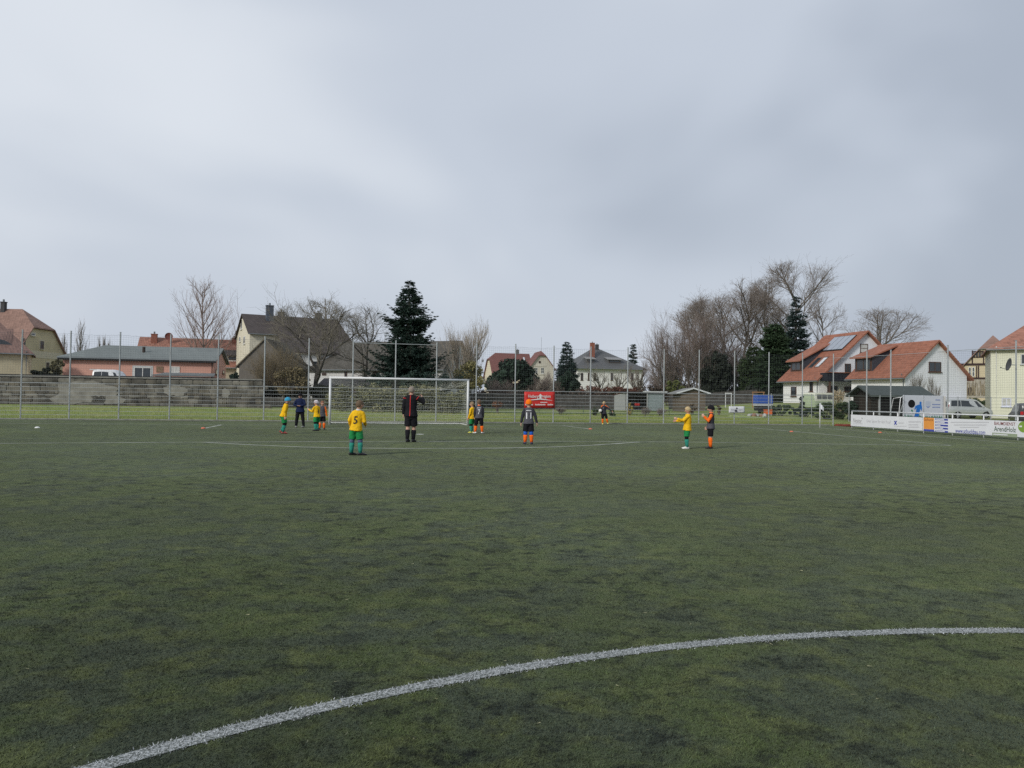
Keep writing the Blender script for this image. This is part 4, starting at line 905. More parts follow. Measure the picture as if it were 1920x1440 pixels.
# patch of old render on the wall
def patch(u0, u1, v0, v1, seed, mat):
    g = random.Random(seed); c0 = at((u0 + u1) / 2, (v0 + v1) / 2, 61.6); Mi = swl.matrix_basis.inverted() if False else (Matrix.Translation((wa.x, wa.y, 0)) @ Matrix.Rotation(math.atan2(wd_.y, wd_.x), 4, 'Z')).inverted()
    a, b = Mi @ at(u0, v1, 61.3), Mi @ at(u1, v0, 61.3); cx, cz = (a.x + b.x) / 2, (a.z + b.z) / 2; rx, rz = (b.x - a.x) / 2, (b.z - a.z) / 2
    pts = []
    for i in range(26):
        t = 2 * math.pi * i / 26; k = g.uniform(.72, 1.12); c_, s_ = math.cos(t), math.sin(t); sq = 1 / max(abs(c_), abs(s_)) ** .6
        pts.append((cx + rx * k * c_ * sq, -.085, min(ztop - .07, cz + rz * k * s_ * sq)))
    MB().prism(pts, (0, .1, 0)).build('render_patch', mat, swl)
OR_ = M('old_lime_render', (.22, .21, .185), var=.25, scale=1.6, bump=.6, bscale=12)
patch(96, 232, 716, 757, 4, OR_); patch(168, 196, 742, 762, 5, M('dark_damp_render', (.10, .095, .085), var=.3)); patch(300, 345, 722, 742, 6, M('old_lime_render', (0, 0, 0))); patch(408, 424, 728, 747, 12, M('old_lime_render', (0, 0, 0)))
# ------------------------------------------------------------------ vegetation
class Segs:
    def __init__(s): s.a = []; s.b = []; s.ra = []; s.rb = []
    def add(s, a, b, ra, rb): s.a.append(tuple(a)); s.b.append(tuple(b)); s.ra.append(ra); s.rb.append(rb)
    def mesh(s, name, mat, parent, n):
        A = np.array(s.a); B = np.array(s.b); ra = np.array(s.ra)[:, None]; rb = np.array(s.rb)[:, None]
        d = B - A; d /= np.linalg.norm(d, axis=1, keepdims=True) + 1e-9
        ref = np.where(np.abs(d[:, 2:3]) < .9, np.array([[0, 0, 1.]]), np.array([[1., 0, 0]]))
        u = np.cross(d, ref); u /= np.linalg.norm(u, axis=1, keepdims=True) + 1e-9; w = np.cross(d, u)
        V = []
        for j in range(n):
            t = 2 * math.pi * j / n; q = u * math.cos(t) + w * math.sin(t); V += [A + q * ra, B + q * rb]
        N = len(A); V = np.stack(V, 1).reshape(-1, 3); base = np.arange(N)[:, None] * (2 * n)
        Fc = np.concatenate([base + np.array([[2 * j, 2 * ((j + 1) % n), 2 * ((j + 1) % n) + 1, 2 * j + 1]]) for j in range(n)], 0)
        return npmesh(name, V, Fc, mat, parent)
def rvec(g): return Vector((g.gauss(0, 1), g.gauss(0, 1), g.gauss(0, 1))).normalized()
def branch_dir(g, d, ang):
    p = d.cross(rvec(g))
    if p.length < 1e-3: p = Vector((1, 0, 0))
    return (d * math.cos(ang) + p.normalized() * math.sin(ang)).normalized()
def bare_tree(name, label, u, D, vtop, seed, width, style='oak', bark=None, twig=None, trunk_r=.22, stems=1, density=1.0, group='bare trees around the pitch', lift=0, cat='tree'):
    g = random.Random(seed); base = gpt(u, D); base.z += lift; Ht = zpix(u, vtop, D) - base.z
    big, small = Segs(), Segs()
    cfg = dict(oak=dict(lv=4, ang=(.5, 1.05), wig=.20, up=.03, kids=(8, 8, 7, 6), ratio=(.62, .55, .5, .45), start=.3, trunk=.62),
               round=dict(lv=4, ang=(.45, .95), wig=.12, up=.035, kids=(9, 9, 8, 6), ratio=(.66, .52, .48, .42), start=.28, trunk=.70),
               leader=dict(lv=3, ang=(.55, .85), wig=.07, up=.06, kids=(24, 9, 8, 4), ratio=(.42, .42, .42, .4), start=.2, trunk=.96),
               upright=dict(lv=3, ang=(.2, .45), wig=.10, up=.08, kids=(16, 9, 8, 4), ratio=(.55, .5, .45, .4), start=.16, trunk=.85),
               bush=dict(lv=3, ang=(.3, .7), wig=.16, up=.03, kids=(10, 8, 7, 5), ratio=(.6, .5, .45, .4), start=.15, trunk=.75))[style]
    wx = width / F * D / 2
    env = style in ('oak', 'round')
    def outside(q): return env and (q.x / (wx * 1.04)) ** 2 + (q.y / (wx * 1.04)) ** 2 + ((q.z - Ht * .62) / (Ht * .385)) ** 2 > 1 and q.z > Ht * .45
    def grow(p, d, length, r, lv, minr):
        ns = max(2, min(9, int(length / .45) + 1)) if lv < 3 else 2
        sl = length / ns; pts = [p.copy()]; dirs = [d.copy()]
        for i in range(ns):
            d = (d + rvec(g) * cfg['wig'] * (1.0 if lv else .35) + Vector((0, 0, cfg['up'] * (.5 if lv == 0 else 1 if lv == 1 else 2.4)))).normalized(); q = p + d * sl
            if lv >= 1 and outside(q) and g.random() < .6: ns = i; break
            ra = r * (1 - .72 * i / ns); rb = r * (1 - .72 * (i + 1) / ns)
            (big if lv <= 1 else small).add(p, q, max(ra, minr), max(rb, minr)); p = q; pts.append(p.copy()); dirs.append(d.copy())
        if lv >= cfg['lv'] or ns < 1: return
        k = max(2, int(cfg['kids'][lv] * g.uniform(.8, 1.2) * (density if lv >= 1 else 1)))
        for j in range(k):
            t = cfg['start'] + (1 - cfg['start']) * (j + g.random()) / k if lv == 0 else .18 + .82 * (j + g.random()) / k
            i = min(ns - 1, int(t * ns)); f = t * ns - i; bp_ = pts[i].lerp(pts[i + 1], min(1, f))
            cdv = branch_dir(g, dirs[i + 1], g.uniform(*cfg['ang']))
            ln = length * cfg['ratio'][lv] * g.uniform(.75, 1.2)
            if lv == 0:
                if style == 'leader': ln = Ht * (.52 * (1 - t) ** .8 + .10) * g.uniform(.8, 1.15); cdv = Vector((math.cos(j * 2.4) * .78, math.sin(j * 2.4) * .78, .62 + .25 * t)).normalized()
                elif style == 'upright': ln = Ht * (.62 - .42 * t) * g.uniform(.8, 1.1)
                else: ln = min(Ht * .5, wx * 1.3) * g.uniform(.8, 1.2)
            grow(bp_, cdv, ln, r * (.62 if lv == 0 else .5) * (1 - .45 * t), lv + 1, minr)
        if lv == 0 and style in ('oak', 'round'):
            for j in range(3): grow(p, branch_dir(g, d, g.uniform(.15, .7)), min(Ht * .42, wx * 1.2) * g.uniform(.8, 1.1), r * .42, 1, minr)
    minr = .0052 * D / 90
    for s_ in range(stems):
        off = Vector((0, 0, 0)) if stems == 1 else Vector((g.uniform(-1, 1) * wx * .35, g.uniform(-.6, .6), 0))
        d0 = Vector((g.uniform(-.05, .05), g.uniform(-.05, .05), 1)) if stems == 1 else Vector((off.x / max(wx, .1) * .9 + g.uniform(-.25, .25), g.uniform(-.3, .3), 1))
        grow(off, d0.normalized(), Ht * cfg['trunk'] * (1 if stems == 1 else g.uniform(.7, 1)), trunk_r, 0, minr)
    # fit to the measured height and width
    allp = np.array(big.b + small.b); zmax = np.percentile(allp[:, 2], 99.7); hw = np.percentile(np.abs(allp[:, 0] - np.median(allp[:, 0])), 97)
    fz, fx = Ht / zmax, wx / hw
    for S_ in (big, small):
        S_.a = [(x * fx, y * fx, z_ * fz) for x, y, z_ in S_.a]; S_.b = [(x * fx, y * fx, z_ * fz) for x, y, z_ in S_.b]
    e_ = empty(name, base); tag(e_, label, cat, group)
    big.mesh('trunk', bark or BARK, e_, 7); small.mesh('crown', twig or TWIG, e_, 3); return e_
BARK = M('grey_bark', (.12, .108, .095), var=.3, scale=3, rough=.95); TWIG = M('brown_twigs', (.24, .205, .18), var=.2, rough=.95); TWR = M('reddish_twigs', (.22, .175, .155), var=.2); TWG = M('grey_green_twigs', (.22, .20, .16), var=.2); TWP = M('pale_twigs', (.34, .29, .23), var=.2); TWRED = M('red_hedge_twigs', (.15, .07, .055), var=.3)

def leafcloud(blobs, N, size, seed, up=.3, shell=.55, aspect=.55):
    """many small leaf faces spread through a set of ellipsoids, thicker towards clump centres"""
    r = np.random.default_rng(seed); W_ = np.array([b[3] * b[4] * b[5] for b in blobs]) ** .67; idx = r.choice(len(blobs), N, p=W_ / W_.sum()); B = np.array(blobs)[idx]
    d = r.normal(size=(N, 3)); d /= np.linalg.norm(d, axis=1, keepdims=True); q = shell + (1 - shell) * r.random((N, 1)); P = B[:, :3] + d * q * B[:, 3:6]
    nrm = d * .7 + r.normal(size=(N, 3)) * .7; nrm[:, 2] += up; nrm /= np.linalg.norm(nrm, axis=1, keepdims=True)
    u = np.cross(nrm, r.normal(size=(N, 3))); u /= np.linalg.norm(u, axis=1, keepdims=True); w = np.cross(nrm, u); s = size * r.uniform(.55, 1.3, (N, 1))
    V = np.stack([P - u * s, P + w * s * aspect, P + u * s, P - w * s * aspect], 1).reshape(-1, 3)
    rv = np.repeat(np.clip(r.normal(.5, .25, N) + .15 * (r.random(len(blobs))[idx] - .5), 0, 1), 4)
    return V, np.arange(4 * N).reshape(-1, 4), rv
def clumps(g, rx, ry, rz, n, s0, s1, z0=0.0, power=1.0):
    out = []
    for _ in range(n):
        while True:
            p = Vector((g.uniform(-1, 1), g.uniform(-1, 1), g.uniform(-1, 1)))
            if p.length < 1: break
        p = p.normalized() * p.length ** .6; s = g.uniform(s0, s1); out.append((p.x * rx, p.y * ry, z0 + rz + p.z * rz, s, s, s * .8))
    return out
def leafy(name, label, u, D, w_px, vtop, vbot, mat, seed, N=6000, size=.12, nclump=40, depth=None, group='shrubs behind the pitch', cat='shrub', stem=True, aspect=.55, s0=.18, s1=.42):
    g = random.Random(seed); base = gpt(u, D); k = D / F; zt = zpix(u, vtop, D); zb = zpix(u, vbot, D) if vbot else base.z
    rx = w_px * k / 2; rz = (zt - zb) / 2; ry = depth or rx * .8; sc = min(rx, rz)
    bl = clumps(g, rx * .82, ry * .82, rz * .84, nclump, s0 * sc, s1 * sc, z0=zb - base.z + .1 * rz)
    V, Fc, rv = leafcloud(bl, N, size, seed); e_ = empty(name, base); tag(e_, label, cat, group)
    npmesh('foliage', V, Fc, mat, e_, attr=rv)
    if stem:
        m = MB()
        for i in range(5): x_ = g.uniform(-.5, .5) * rx; m.tube([(x_ * .3, 0, -.1), (x_ * .7, g.uniform(-.2, .2) * ry, zb - base.z + rz * .5), (x_ * 1.1, g.uniform(-.4, .4) * ry, zb - base.z + rz * 1.5)], [.06 + .01 * rx, .04, .012], 5)
        m.build('stem', BARK, e_)
    return e_
def conifer(name, label, u, D, w_px, vtop, seed, mat, vbot=None, nwhorl=24, nb=8, droop=.25, tipup=.25, spray=.42, irregular=.18, skirt=.06, group='conifers behind the pitch', density=1.0, profile=.85, needles=9):
    g = random.Random(seed); r = np.random.default_rng(seed); base = gpt(u, D); Ht = zpix(u, vtop, D) - base.z; Rb = w_px * D / F / 2
    e_ = empty(name, base); tag(e_, label, 'tree', group)
    MB().tube([(0, 0, -.2), (0, 0, Ht * .5), (0, 0, Ht * .97)], [Ht * .02, Ht * .012, .02], 8).build('trunk', BARK, e_)
    sg = Segs(); PP, DD, SS = [], [], []
    for i in range(nwhorl):
        t = skirt + (1 - skirt) * (i + g.uniform(-.25, .25)) / nwhorl; t = min(max(t, .02), .985); z_ = Ht * t
        Rw = Rb * max(.035, (1 - t) ** profile) * g.uniform(1 - irregular, 1 + irregular); k = max(4, int(nb * (.65 + .5 * (1 - t))))
        ph = g.uniform(0, 6.28)
        for j in range(k):
            a = ph + 2 * math.pi * (j + g.uniform(-.3, .3)) / k; Lb = Rw * g.uniform(.72, 1.12); o = Vector((math.cos(a), math.sin(a), 0)); zz = z_ + g.uniform(-.02, .02) * Ht
            rise = (.35 * (t ** 2)); n = max(4, int(Lb / .28)); prev = None
            for s in range(n + 1):
                q = s / n; zc = zz - droop * Lb * math.sin(math.pi * .5 * q) * (1 - t * .6) + tipup * Lb * q ** 3 + rise * Lb * q; p = o * (Lb * q) + Vector((0, 0, zc))
                if prev is not None: sg.add(prev, p, .012 + .03 * (1 - q) * (1 - t), .008 + .025 * (1 - q) * (1 - t))
                if q > .12:
                    sl = spray * (1.3 - 1.0 * q) * min(1, .35 + Lb / 2.2)
                    for s2 in (-1, 1):
                        side = Vector((-o.y, o.x, 0)) * s2; dv = (o * .75 + side * g.uniform(.45, .95) + Vector((0, 0, g.uniform(-.20, .08)))).normalized(); PP.append(p); DD.append(dv); SS.append(sl * g.uniform(.7, 1.2))
                    if s == n: PP.append(p); DD.append((o + Vector((0, 0, .35))).normalized()); SS.append(sl * .8)
                prev = p
    PP = np.array([tuple(p) for p in PP]); DD = np.array([tuple(p) for p in DD]); SS = np.array(SS); kk = max(3, int(needles * density)); N = len(PP)
    P = np.repeat(PP, kk, 0); Dv = np.repeat(DD, kk, 0); s = np.repeat(SS, kk)[:, None]
    st = P + Dv * s * r.random((N * kk, 1)) * .8; nd = Dv * .8 + r.normal(size=(N * kk, 3)) * np.array([.42, .42, .27]); nd[:, 2] -= .03; nd /= np.linalg.norm(nd, axis=1, keepdims=True)
    wv = np.cross(nd, r.normal(size=(N * kk, 3))); wv /= np.linalg.norm(wv, axis=1, keepdims=True); ln = s * r.uniform(.25, .6, (N * kk, 1)); wd = ln * .12
    V = np.stack([st - wv * wd * .5, st + nd * ln * .5 - wv * wd, st + nd * ln, st + nd * ln * .5 + wv * wd, st + wv * wd * .5], 1).reshape(-1, 3)
    Fc = np.arange(5 * N * kk).reshape(-1, 5); rv = np.repeat(np.clip(r.normal(.5, .25, N * kk), 0, 1), 5)
    npmesh('crown', V, Fc, mat, e_, attr=rv); sg.mesh('limbs', BARK, e_, 4); return e_
FIR = M('dark_fir_needles', (.026, .050, .038), var=.3, scale=.6, rough=.7, attr=.55); FIRG = M('green_fir_needles', (.036, .064, .030), var=.3, scale=.5, attr=.5); FIRB = M('blue_spruce_needles', (.036, .060, .056), var=.25, scale=.5, attr=.5)
YEW = M('yew_needles', (.020, .038, .024), var=.35, scale=.8, attr=.55); THU = M('thuja_foliage', (.042, .068, .026), var=.35, scale=.6, attr=.5); HEDGE = M('variegated_leaves', (.09, .10, .04), var=.4, scale=1.0, col2=(.24, .23, .12), attr=.55)
WIL = M('yellow_willow_leaves', (.27, .24, .10), var=.3, scale=.8, attr=.4); BRN = M('brown_dry_leaves', (.14, .10, .06), var=.35, scale=1, attr=.5); OLV = M('olive_leaves', (.10, .115, .035), var=.3, attr=.5); GRNL = M('green_leaves', (.045, .075, .03), var=.3, attr=.5); DKL = M('blackish_leaves', (.018, .024, .016), var=.3, attr=.5); RST = M('rust_leaves', (.17, .085, .05), var=.3, attr=.5)

# the big spruce behind the goal
conifer('spruce_tree', 'tall dark spruce with layered branches behind the goal', 764, 74, 214, 526, 21, FIR, nwhorl=24, nb=12, droop=.18, tipup=.26, spray=.88, irregular=.28, skirt=.06, profile=.84, needles=26)
conifer('spruce_tree', 'small spruce between the maroon roofed house and the white villa', 1062, 150, 66, 640, 22, FIRB, nwhorl=20, nb=10, spray=1.2, droop=.15, irregular=.2, profile=.75, needles=18)
conifer('spruce_tree', 'little slender spruce behind the roof of the white villa', 1186, 230, 24, 643, 23, FIR, nwhorl=18, nb=9, spray=1.7, droop=.1, profile=.7, needles=18)
conifer('spruce_tree', 'tall blue green spruce left of the solar panel roof', 1492, 112, 78, 553, 24, FIRB, nwhorl=26, nb=10, spray=1.0, droop=.14, tipup=.2, irregular=.32, profile=.62, needles=18)
conifer('cypress_tree', 'broad green cypress left of the white house', 1452, 100, 108, 607, 25, FIRG, nwhorl=26, nb=12, spray=1.1, droop=.25, tipup=.05, irregular=.28, profile=.55, needles=22)
conifer('cypress_tree', 'dark green cypress beside the dark bush', 1412, 104, 78, 650, 26, THU, nwhorl=20, nb=11, spray=1.1, droop=.25, irregular=.25, profile=.5, needles=18)

# bare trees
bare_tree('bare_tree', 'pale slender bare tree above the salmon bungalow', 385, 100, 518, 31, 112, 'leader', trunk_r=.16, bark=M('pink_bark', (.19, .145, .125), var=.2), twig=M('pink_twigs', (.30, .235, .21), var=.2), density=1.1)
bare_tree('walnut_tree', 'spreading bare walnut tree left of the spruce', 593, 77, 546, 47, 170, 'oak', trunk_r=.30, twig=TWG, density=1.25)
bare_tree('bare_tree', 'bare fruit tree between the walnut and the spruce', 690, 82, 573, 33, 112, 'oak', trunk_r=.2, twig=TWG, density=1.1)
bare_tree('bare_tree', 'pale upright bare tree right of the spruce', 871, 84, 596, 34, 84, 'upright', trunk_r=.12, twig=TWP, stems=3, density=1.0)
bare_tree('bare_tree', 'big bare tree in the middle of the right grove', 1388, 122, 533, 35, 165, 'round', trunk_r=.34, density=1.25)
bare_tree('bare_tree', 'tallest bare tree above the blue green spruce', 1490, 128, 484, 36, 160, 'round', trunk_r=.36, density=1.2)
bare_tree('bare_tree', 'bare tree leaning left in the right grove', 1330, 118, 550, 37, 140, 'round', trunk_r=.26, density=1.25)
bare_tree('bare_tree', 'bare tree in front of the tallest one', 1436, 124, 520, 38, 110, 'round', trunk_r=.25, density=1.0)
bare_tree('bare_tree', 'bare tree directly behind the solar panel roof', 1548, 118, 545, 39, 90, 'oak', trunk_r=.22, density=1.0)
bare_tree('bare_tree', 'gnarled bare oak right of the solar panel roof', 1650, 118, 575, 40, 165, 'oak', trunk_r=.32, density=1.1)
bare_tree('bare_tree', 'reddish bare tree at the left edge of the right grove', 1262, 108, 598, 41, 120, 'bush', trunk_r=.12, twig=TWR, stems=6, density=1.15)
bare_tree('bare_tree', 'dense reddish bare tree in front of the right grove', 1308, 106, 580, 42, 125, 'bush', trunk_r=.14, twig=TWR, stems=7, density=1.2)
bare_tree('bare_tree', 'bare tree closing the gap between the leaning one and the big one', 1358, 126, 548, 57, 120, 'round', trunk_r=.26, density=1.0)
bare_tree('bare_tree', 'bare tree behind the reddish ones of the right grove', 1290, 124, 572, 58, 110, 'round', trunk_r=.24, density=1.0)
bare_tree('pollard_tree', 'pollarded bare tree in front of the white villa', 1125, 160, 676, 43, 52, 'bush', trunk_r=.25, twig=TWG, density=1.0)
bare_tree('pollard_tree', 'wider pollarded bare tree right of the other pollard', 1158, 158, 682, 44, 56, 'bush', trunk_r=.28, twig=TWG, density=1.0)
bare_tree('bare_tree', 'bare tree at the right corner of the white villa', 1196, 150, 676, 48, 46, 'bush', trunk_r=.16, twig=TWR, stems=3)
bare_tree('bare_shrub', 'bare shrub against the white extension, left one', 1722, 68, 697, 45, 32, 'upright', trunk_r=.03, twig=TWG, stems=2, density=.7, cat='shrub')
bare_tree('bare_shrub', 'bare shrub against the white extension, right one', 1752, 67, 703, 46, 26, 'upright', trunk_r=.03, twig=TWG, stems=2, density=.7, cat='shrub')
for i, (u, vt, w, lab) in enumerate(((117, 622, 12, 'thin bare treetop left of the taller one beyond the bungalow'), (148, 597, 26, 'thin bare tree rising above the left end of the bungalow'), (183, 629, 10, 'first of three thin treetops above the bungalow roof'), (193, 627, 8, 'second of three thin treetops above the bungalow roof'), (202, 633, 12, 'third of three thin treetops above the bungalow roof'))):
    bare_tree('bare_tree', lab, u, 150, vt, 50 + i, w, 'leader', trunk_r=.14, density=.5, group='thin treetops beyond the bungalow')
bare_tree('bare_shrub', 'tall brown bush of thin stems beside the timber barn', 524, 70, 648, 60, 92, 'bush', trunk_r=.05, twig=M('ochre_twigs', (.19, .15, .09), var=.3), stems=12, density=1.2, cat='shrub')
bare_tree('bare_shrub', 'brown bare shrub below the yew', 935, 96, 708, 61, 52, 'bush', trunk_r=.05, twig=TWR, stems=6, cat='shrub')
bare_tree('bare_shrub', 'reddish bare shrub in front of the half hipped gable', 1022, 110, 698, 62, 50, 'bush', trunk_r=.06, twig=TWR, stems=7, density=1.2, cat='shrub')
bare_tree('bare_shrub', 'rusty bare shrub at the right end of the villa', 1232, 130, 690, 63, 46, 'bush', trunk_r=.07, twig=TWR, stems=6, cat='shrub')

bare_tree('bare_shrub', 'brown undergrowth between the blackish evergreen and the cypresses', 1382, 108, 640, 64, 80, 'bush', trunk_r=.08, twig=TWR, stems=8, density=1.2, cat='shrub')
bare_tree('bare_shrub', 'brown undergrowth at the left foot of the right grove', 1250, 112, 668, 65, 70, 'bush', trunk_r=.07, twig=TWR, stems=7, density=1.1, cat='shrub')
# leafy things
leafy('yew', 'large dark yew in front of the maroon roofed house', 962, 112, 92, 670, None, YEW, 70, N=16000, size=.26, nclump=60)
leafy('yew', 'dark evergreen at the foot of the small spruce', 1063, 118, 52, 690, None, YEW, 71, N=8000, size=.26, nclump=30)
leafy('evergreen_bush', 'blackish evergreen below the grove behind the brown garden shed', 1342, 103, 60, 652, None, DKL, 72, N=15000, size=.27, nclump=80)
leafy('willow_bush', 'yellow leaved willow right of the spruce', 880, 78, 62, 672, 742, WIL, 73, N=5200, size=.11, nclump=40, aspect=.3)
leafy('brown_bush', 'ochre bush filling the gap left of the walnut trunk', 545, 68, 74, 684, 744, M('ochre_leaves', (.16, .13, .07), var=.3, attr=.5), 74, N=4200, size=.08, nclump=36, aspect=.35)
leafy('yellow_bush', 'yellow flowering bush left of the garden shed', 1266, 98, 40, 712, 735, OLV, 75, N=2600, size=.16, nclump=24)
leafy('ivy_bush', 'dark evergreen shrub at the foot of the ochre house', 80, 74, 54, 689, 712, DKL, 76, N=3000, size=.12, nclump=26)
leafy('ivy_bush', 'brown green shrub between the ochre house and the bungalow', 106, 75, 26, 670, 706, M('olive_dry_leaves', (.12, .11, .06), var=.3, attr=.5), 77, N=2200, size=.12, nclump=22)
leafy('ivy_bush', 'little dark shrub at the right corner of the bungalow', 440, 69, 20, 698, 714, YEW, 78, N=1500, size=.1, nclump=14)
leafy('clipped_shrub', 'round dark green shrub right of the child with the ball', 1148, 63, 14, 767, None, GRNL, 79, N=1500, size=.06, nclump=16, group='small garden shrubs')
leafy('clipped_shrub', 'dark green shrub left of the child with the ball', 1116, 64, 13, 764, None, GRNL, 80, N=1500, size=.06, nclump=16, group='small garden shrubs')
leafy('clipped_shrub', 'tall dark shrub behind the player with number seven', 902, 65, 13, 752, None, YEW, 81, N=1700, size=.07, nclump=18, group='small garden shrubs')
leafy('young_bush', 'small rust leaved bush right of the player with number seven', 933, 65, 20, 749, 766, RST, 82, N=900, size=.06, nclump=18, group='small garden shrubs')
leafy('young_bush', 'small yellow bush in front of the carport', 1181, 66, 12, 752, None, M('yellow_leaves', (.34, .27, .06), var=.3, attr=.4), 83, N=1200, size=.07, nclump=16, group='small garden shrubs')
leafy('young_bush', 'brown bush behind the pointing player', 1298, 74, 18, 752, None, BRN, 84, N=900, size=.07, nclump=14, group='small garden shrubs')
leafy('young_bush', 'small bare brown bush behind the player in the black hat', 1348, 72, 12, 757, None, BRN, 85, N=700, size=.06, nclump=12, group='small garden shrubs')
for i, (u, vt, lab) in enumerate(((1051, 760, 'low dry shrub right of the red banner'), (1211, 763, 'low dry shrub in front of the corrugated carport wall'), (1238, 765, 'low dry shrub right of the carport'))):
    bare_tree('bare_shrub', lab, u, 65, vt, 90 + i, 17, 'bush', trunk_r=.015, stems=5, cat='shrub', group='small garden shrubs')
leafy('conifer_shrub', 'slim dark conical shrub in front of the white house wall', 1503, 76, 12, 735, None, YEW, 93, N=2400, size=.09, nclump=24, group='small garden shrubs')
for i, (u, D, w, vt, mt, lab) in enumerate(((1466, 73, 60, 757, THU, 'dark clipped hedge below the white house'), (1508, 71, 50, 764, YEW, 'olive low hedge left of the corner flag'), (1550, 66, 52, 753, THU, 'dark shrub in front of the green bus'), (1594, 63.5, 26, 747, YEW, 'dark green shrub touching the dark wooden shed'), (1578, 66, 26, 748, THU, 'olive shrub left of the dark wooden shed'), (1440, 74, 30, 772, OLV, 'pale green low plants below the blue trailer'))):
    leafy('hedge', lab, u, D, w, vt, None, mt, 100 + i, N=2600, size=.09, nclump=26, group='hedges at the right corner')

# long hedges: one thing each
def hedge(name, label, pts, vt, mat, seed, N, size, depth=.8, jag=.35):
    g = random.Random(seed); e_ = empty(name); tag(e_, label, 'hedge', 'long hedges'); bl = []
    P = [gpt(u, D) for u, D in pts]; T = [zpix(u, v, D) for (u, D), v in zip(pts, vt)]
    for (a, b, ta, tb) in zip(P[:-1], P[1:], T[:-1], T[1:]):
        n = max(3, int((b - a).length / .32))
        for i in range(n):
            q = (i + g.random()) / n; p = a.lerp(b, q); zt = (ta + (tb - ta) * q); h_ = zt - p.z
            for _ in range(3):
                s = g.uniform(.25, .42) * min(1.4, max(.5, h_ / 1.6)); bl.append((p.x + g.uniform(-.3, .3), p.y + g.uniform(-depth, depth) * .5, p.z + s * .5 + g.random() ** .7 * max(.05, h_ - s * 1.2) + g.uniform(-jag, jag) * .2, s * 1.2, s, s * .9))
    V, Fc, rv = leafcloud(bl, N, size, seed); npmesh('foliage', V, Fc, mat, e_, attr=rv)
    m = MB()
    for (a, b) in zip(P[:-1], P[1:]):
        for i in range(int((b - a).length / .8)): p = a.lerp(b, (i + g.random()) / max(1, int((b - a).length / .8))); m.tube([p - UPV * .1, p + Vector((g.uniform(-.2, .2), 0, .9))], [.03, .012], 4)
    tag(m.build('stems', BARK, e_), kind='stuff'); return e_
hedge('leafy_hedge', 'yellow green leafy hedge right behind the goal', [(612, 62), (680, 62.2), (742, 62.4), (800, 62.6), (868, 63)], [727, 718, 724, 722, 735], HEDGE, 110, 9000, .10, depth=1.6)
hedge('dark_hedge', 'dark foliage backing added behind the leafy hedge at the goal', [(606, 65), (690, 65.2), (780, 65.4), (872, 66)], [731, 728, 729, 738], M('dark_hedge_leaves', (.045, .05, .03), var=.35, attr=.5), 119, 9000, .10, depth=.8)  # added dark backing, so gaps in the leafy hedge look shaded
hedge('dark_hedge', 'dark evergreen mass under the spruce', [(690, 70), (760, 70), (835, 70)], [702, 690, 704], FIR, 111, 9000, .12, depth=1.5)
hedge('red_hedge', 'reddish beech hedge in front of the white villa', [(1085, 132), (1140, 132), (1200, 131), (1255, 130)], [722, 724, 725, 727], M('beech_leaves', (.13, .058, .04), var=.35, attr=.5), 112, 14000, .14)
hedge('brown_hedge', 'brown thicket behind the dark board fence', [(870, 98), (930, 98), (1000, 98), (1070, 98.5), (1150, 99)], [732, 728, 726, 728, 729], M('thicket_leaves', (.085, .065, .05), var=.35, attr=.5), 113, 9000, .14)
hedge('brown_hedge', 'brown thicket behind the carport and garden shed', [(1200, 108), (1270, 108), (1340, 108), (1420, 108)], [724, 716, 722, 730], M('thicket_leaves', (0, 0, 0)), 114, 9000, .15)
hedge('ivy_hedge', 'dark ivy behind the picket fence', [(486, 69), (545, 69.3), (600, 69.6), (650, 70)], [722, 720, 716, 722], M('dark_hedge_leaves', (.045, .05, .03), var=.35, attr=.5), 115, 9000, .09)
hedge('far_hedge', 'dark shrubs between the grove and the white house', [(1395, 96), (1440, 95), (1475, 94)], [722, 726, 728], DKL, 116, 5200, .16)
hedge('far_hedge', 'low brown hedge beyond the half timbered house', [(1770, 150), (1850, 150), (1930, 150)], [700, 702, 702], M('thicket_leaves', (0, 0, 0)), 117, 3000, .2)
hedge('garden_hedge', 'dark shrubs in front of the half timbered house', [(1805, 86), (1835, 86), (1860, 86)], [744, 745, 748], GRNL, 118, 2600, .1)

# pampas grass
p = gpt(1572, 68); e_ = empty('pampas_grass', p); tag(e_, 'pale pampas grass plumes left of the dark wooden shed', 'grass clump'); g = random.Random(8)
zt = zpix(1572, 728, 68) - p.z
sg = Segs(); bl = []
for i in range(46):
    a = g.uniform(0, 6.28); q = g.random() ** .6; dx_ = math.cos(a) * q; top = zt * g.uniform(.72, .93); sg.add((dx_ * .1, math.sin(a) * .2 * q, 0), (dx_ * .45, math.sin(a) * .4 * q, top * .8), .02, .012); bl.append((dx_ * .5, math.sin(a) * .45 * q, top * .92, .09, .09, .32))
sg.mesh('stalks', M('straw_stalk', (.33, .28, .17), var=.2), e_, 3); V, Fc, rv = leafcloud(bl, 3600, .06, 8, aspect=.25); npmesh('plumes', V, Fc, M('pampas_plume', (.50, .42, .28), var=.2, attr=.3), e_, attr=rv)
bl = clumps(g, .8, .6, .6, 16, .2, .4); V, Fc, rv = leafcloud(bl, 1500, .16, 9, aspect=.12); npmesh('blades', V, Fc, OLV, e_, attr=rv)

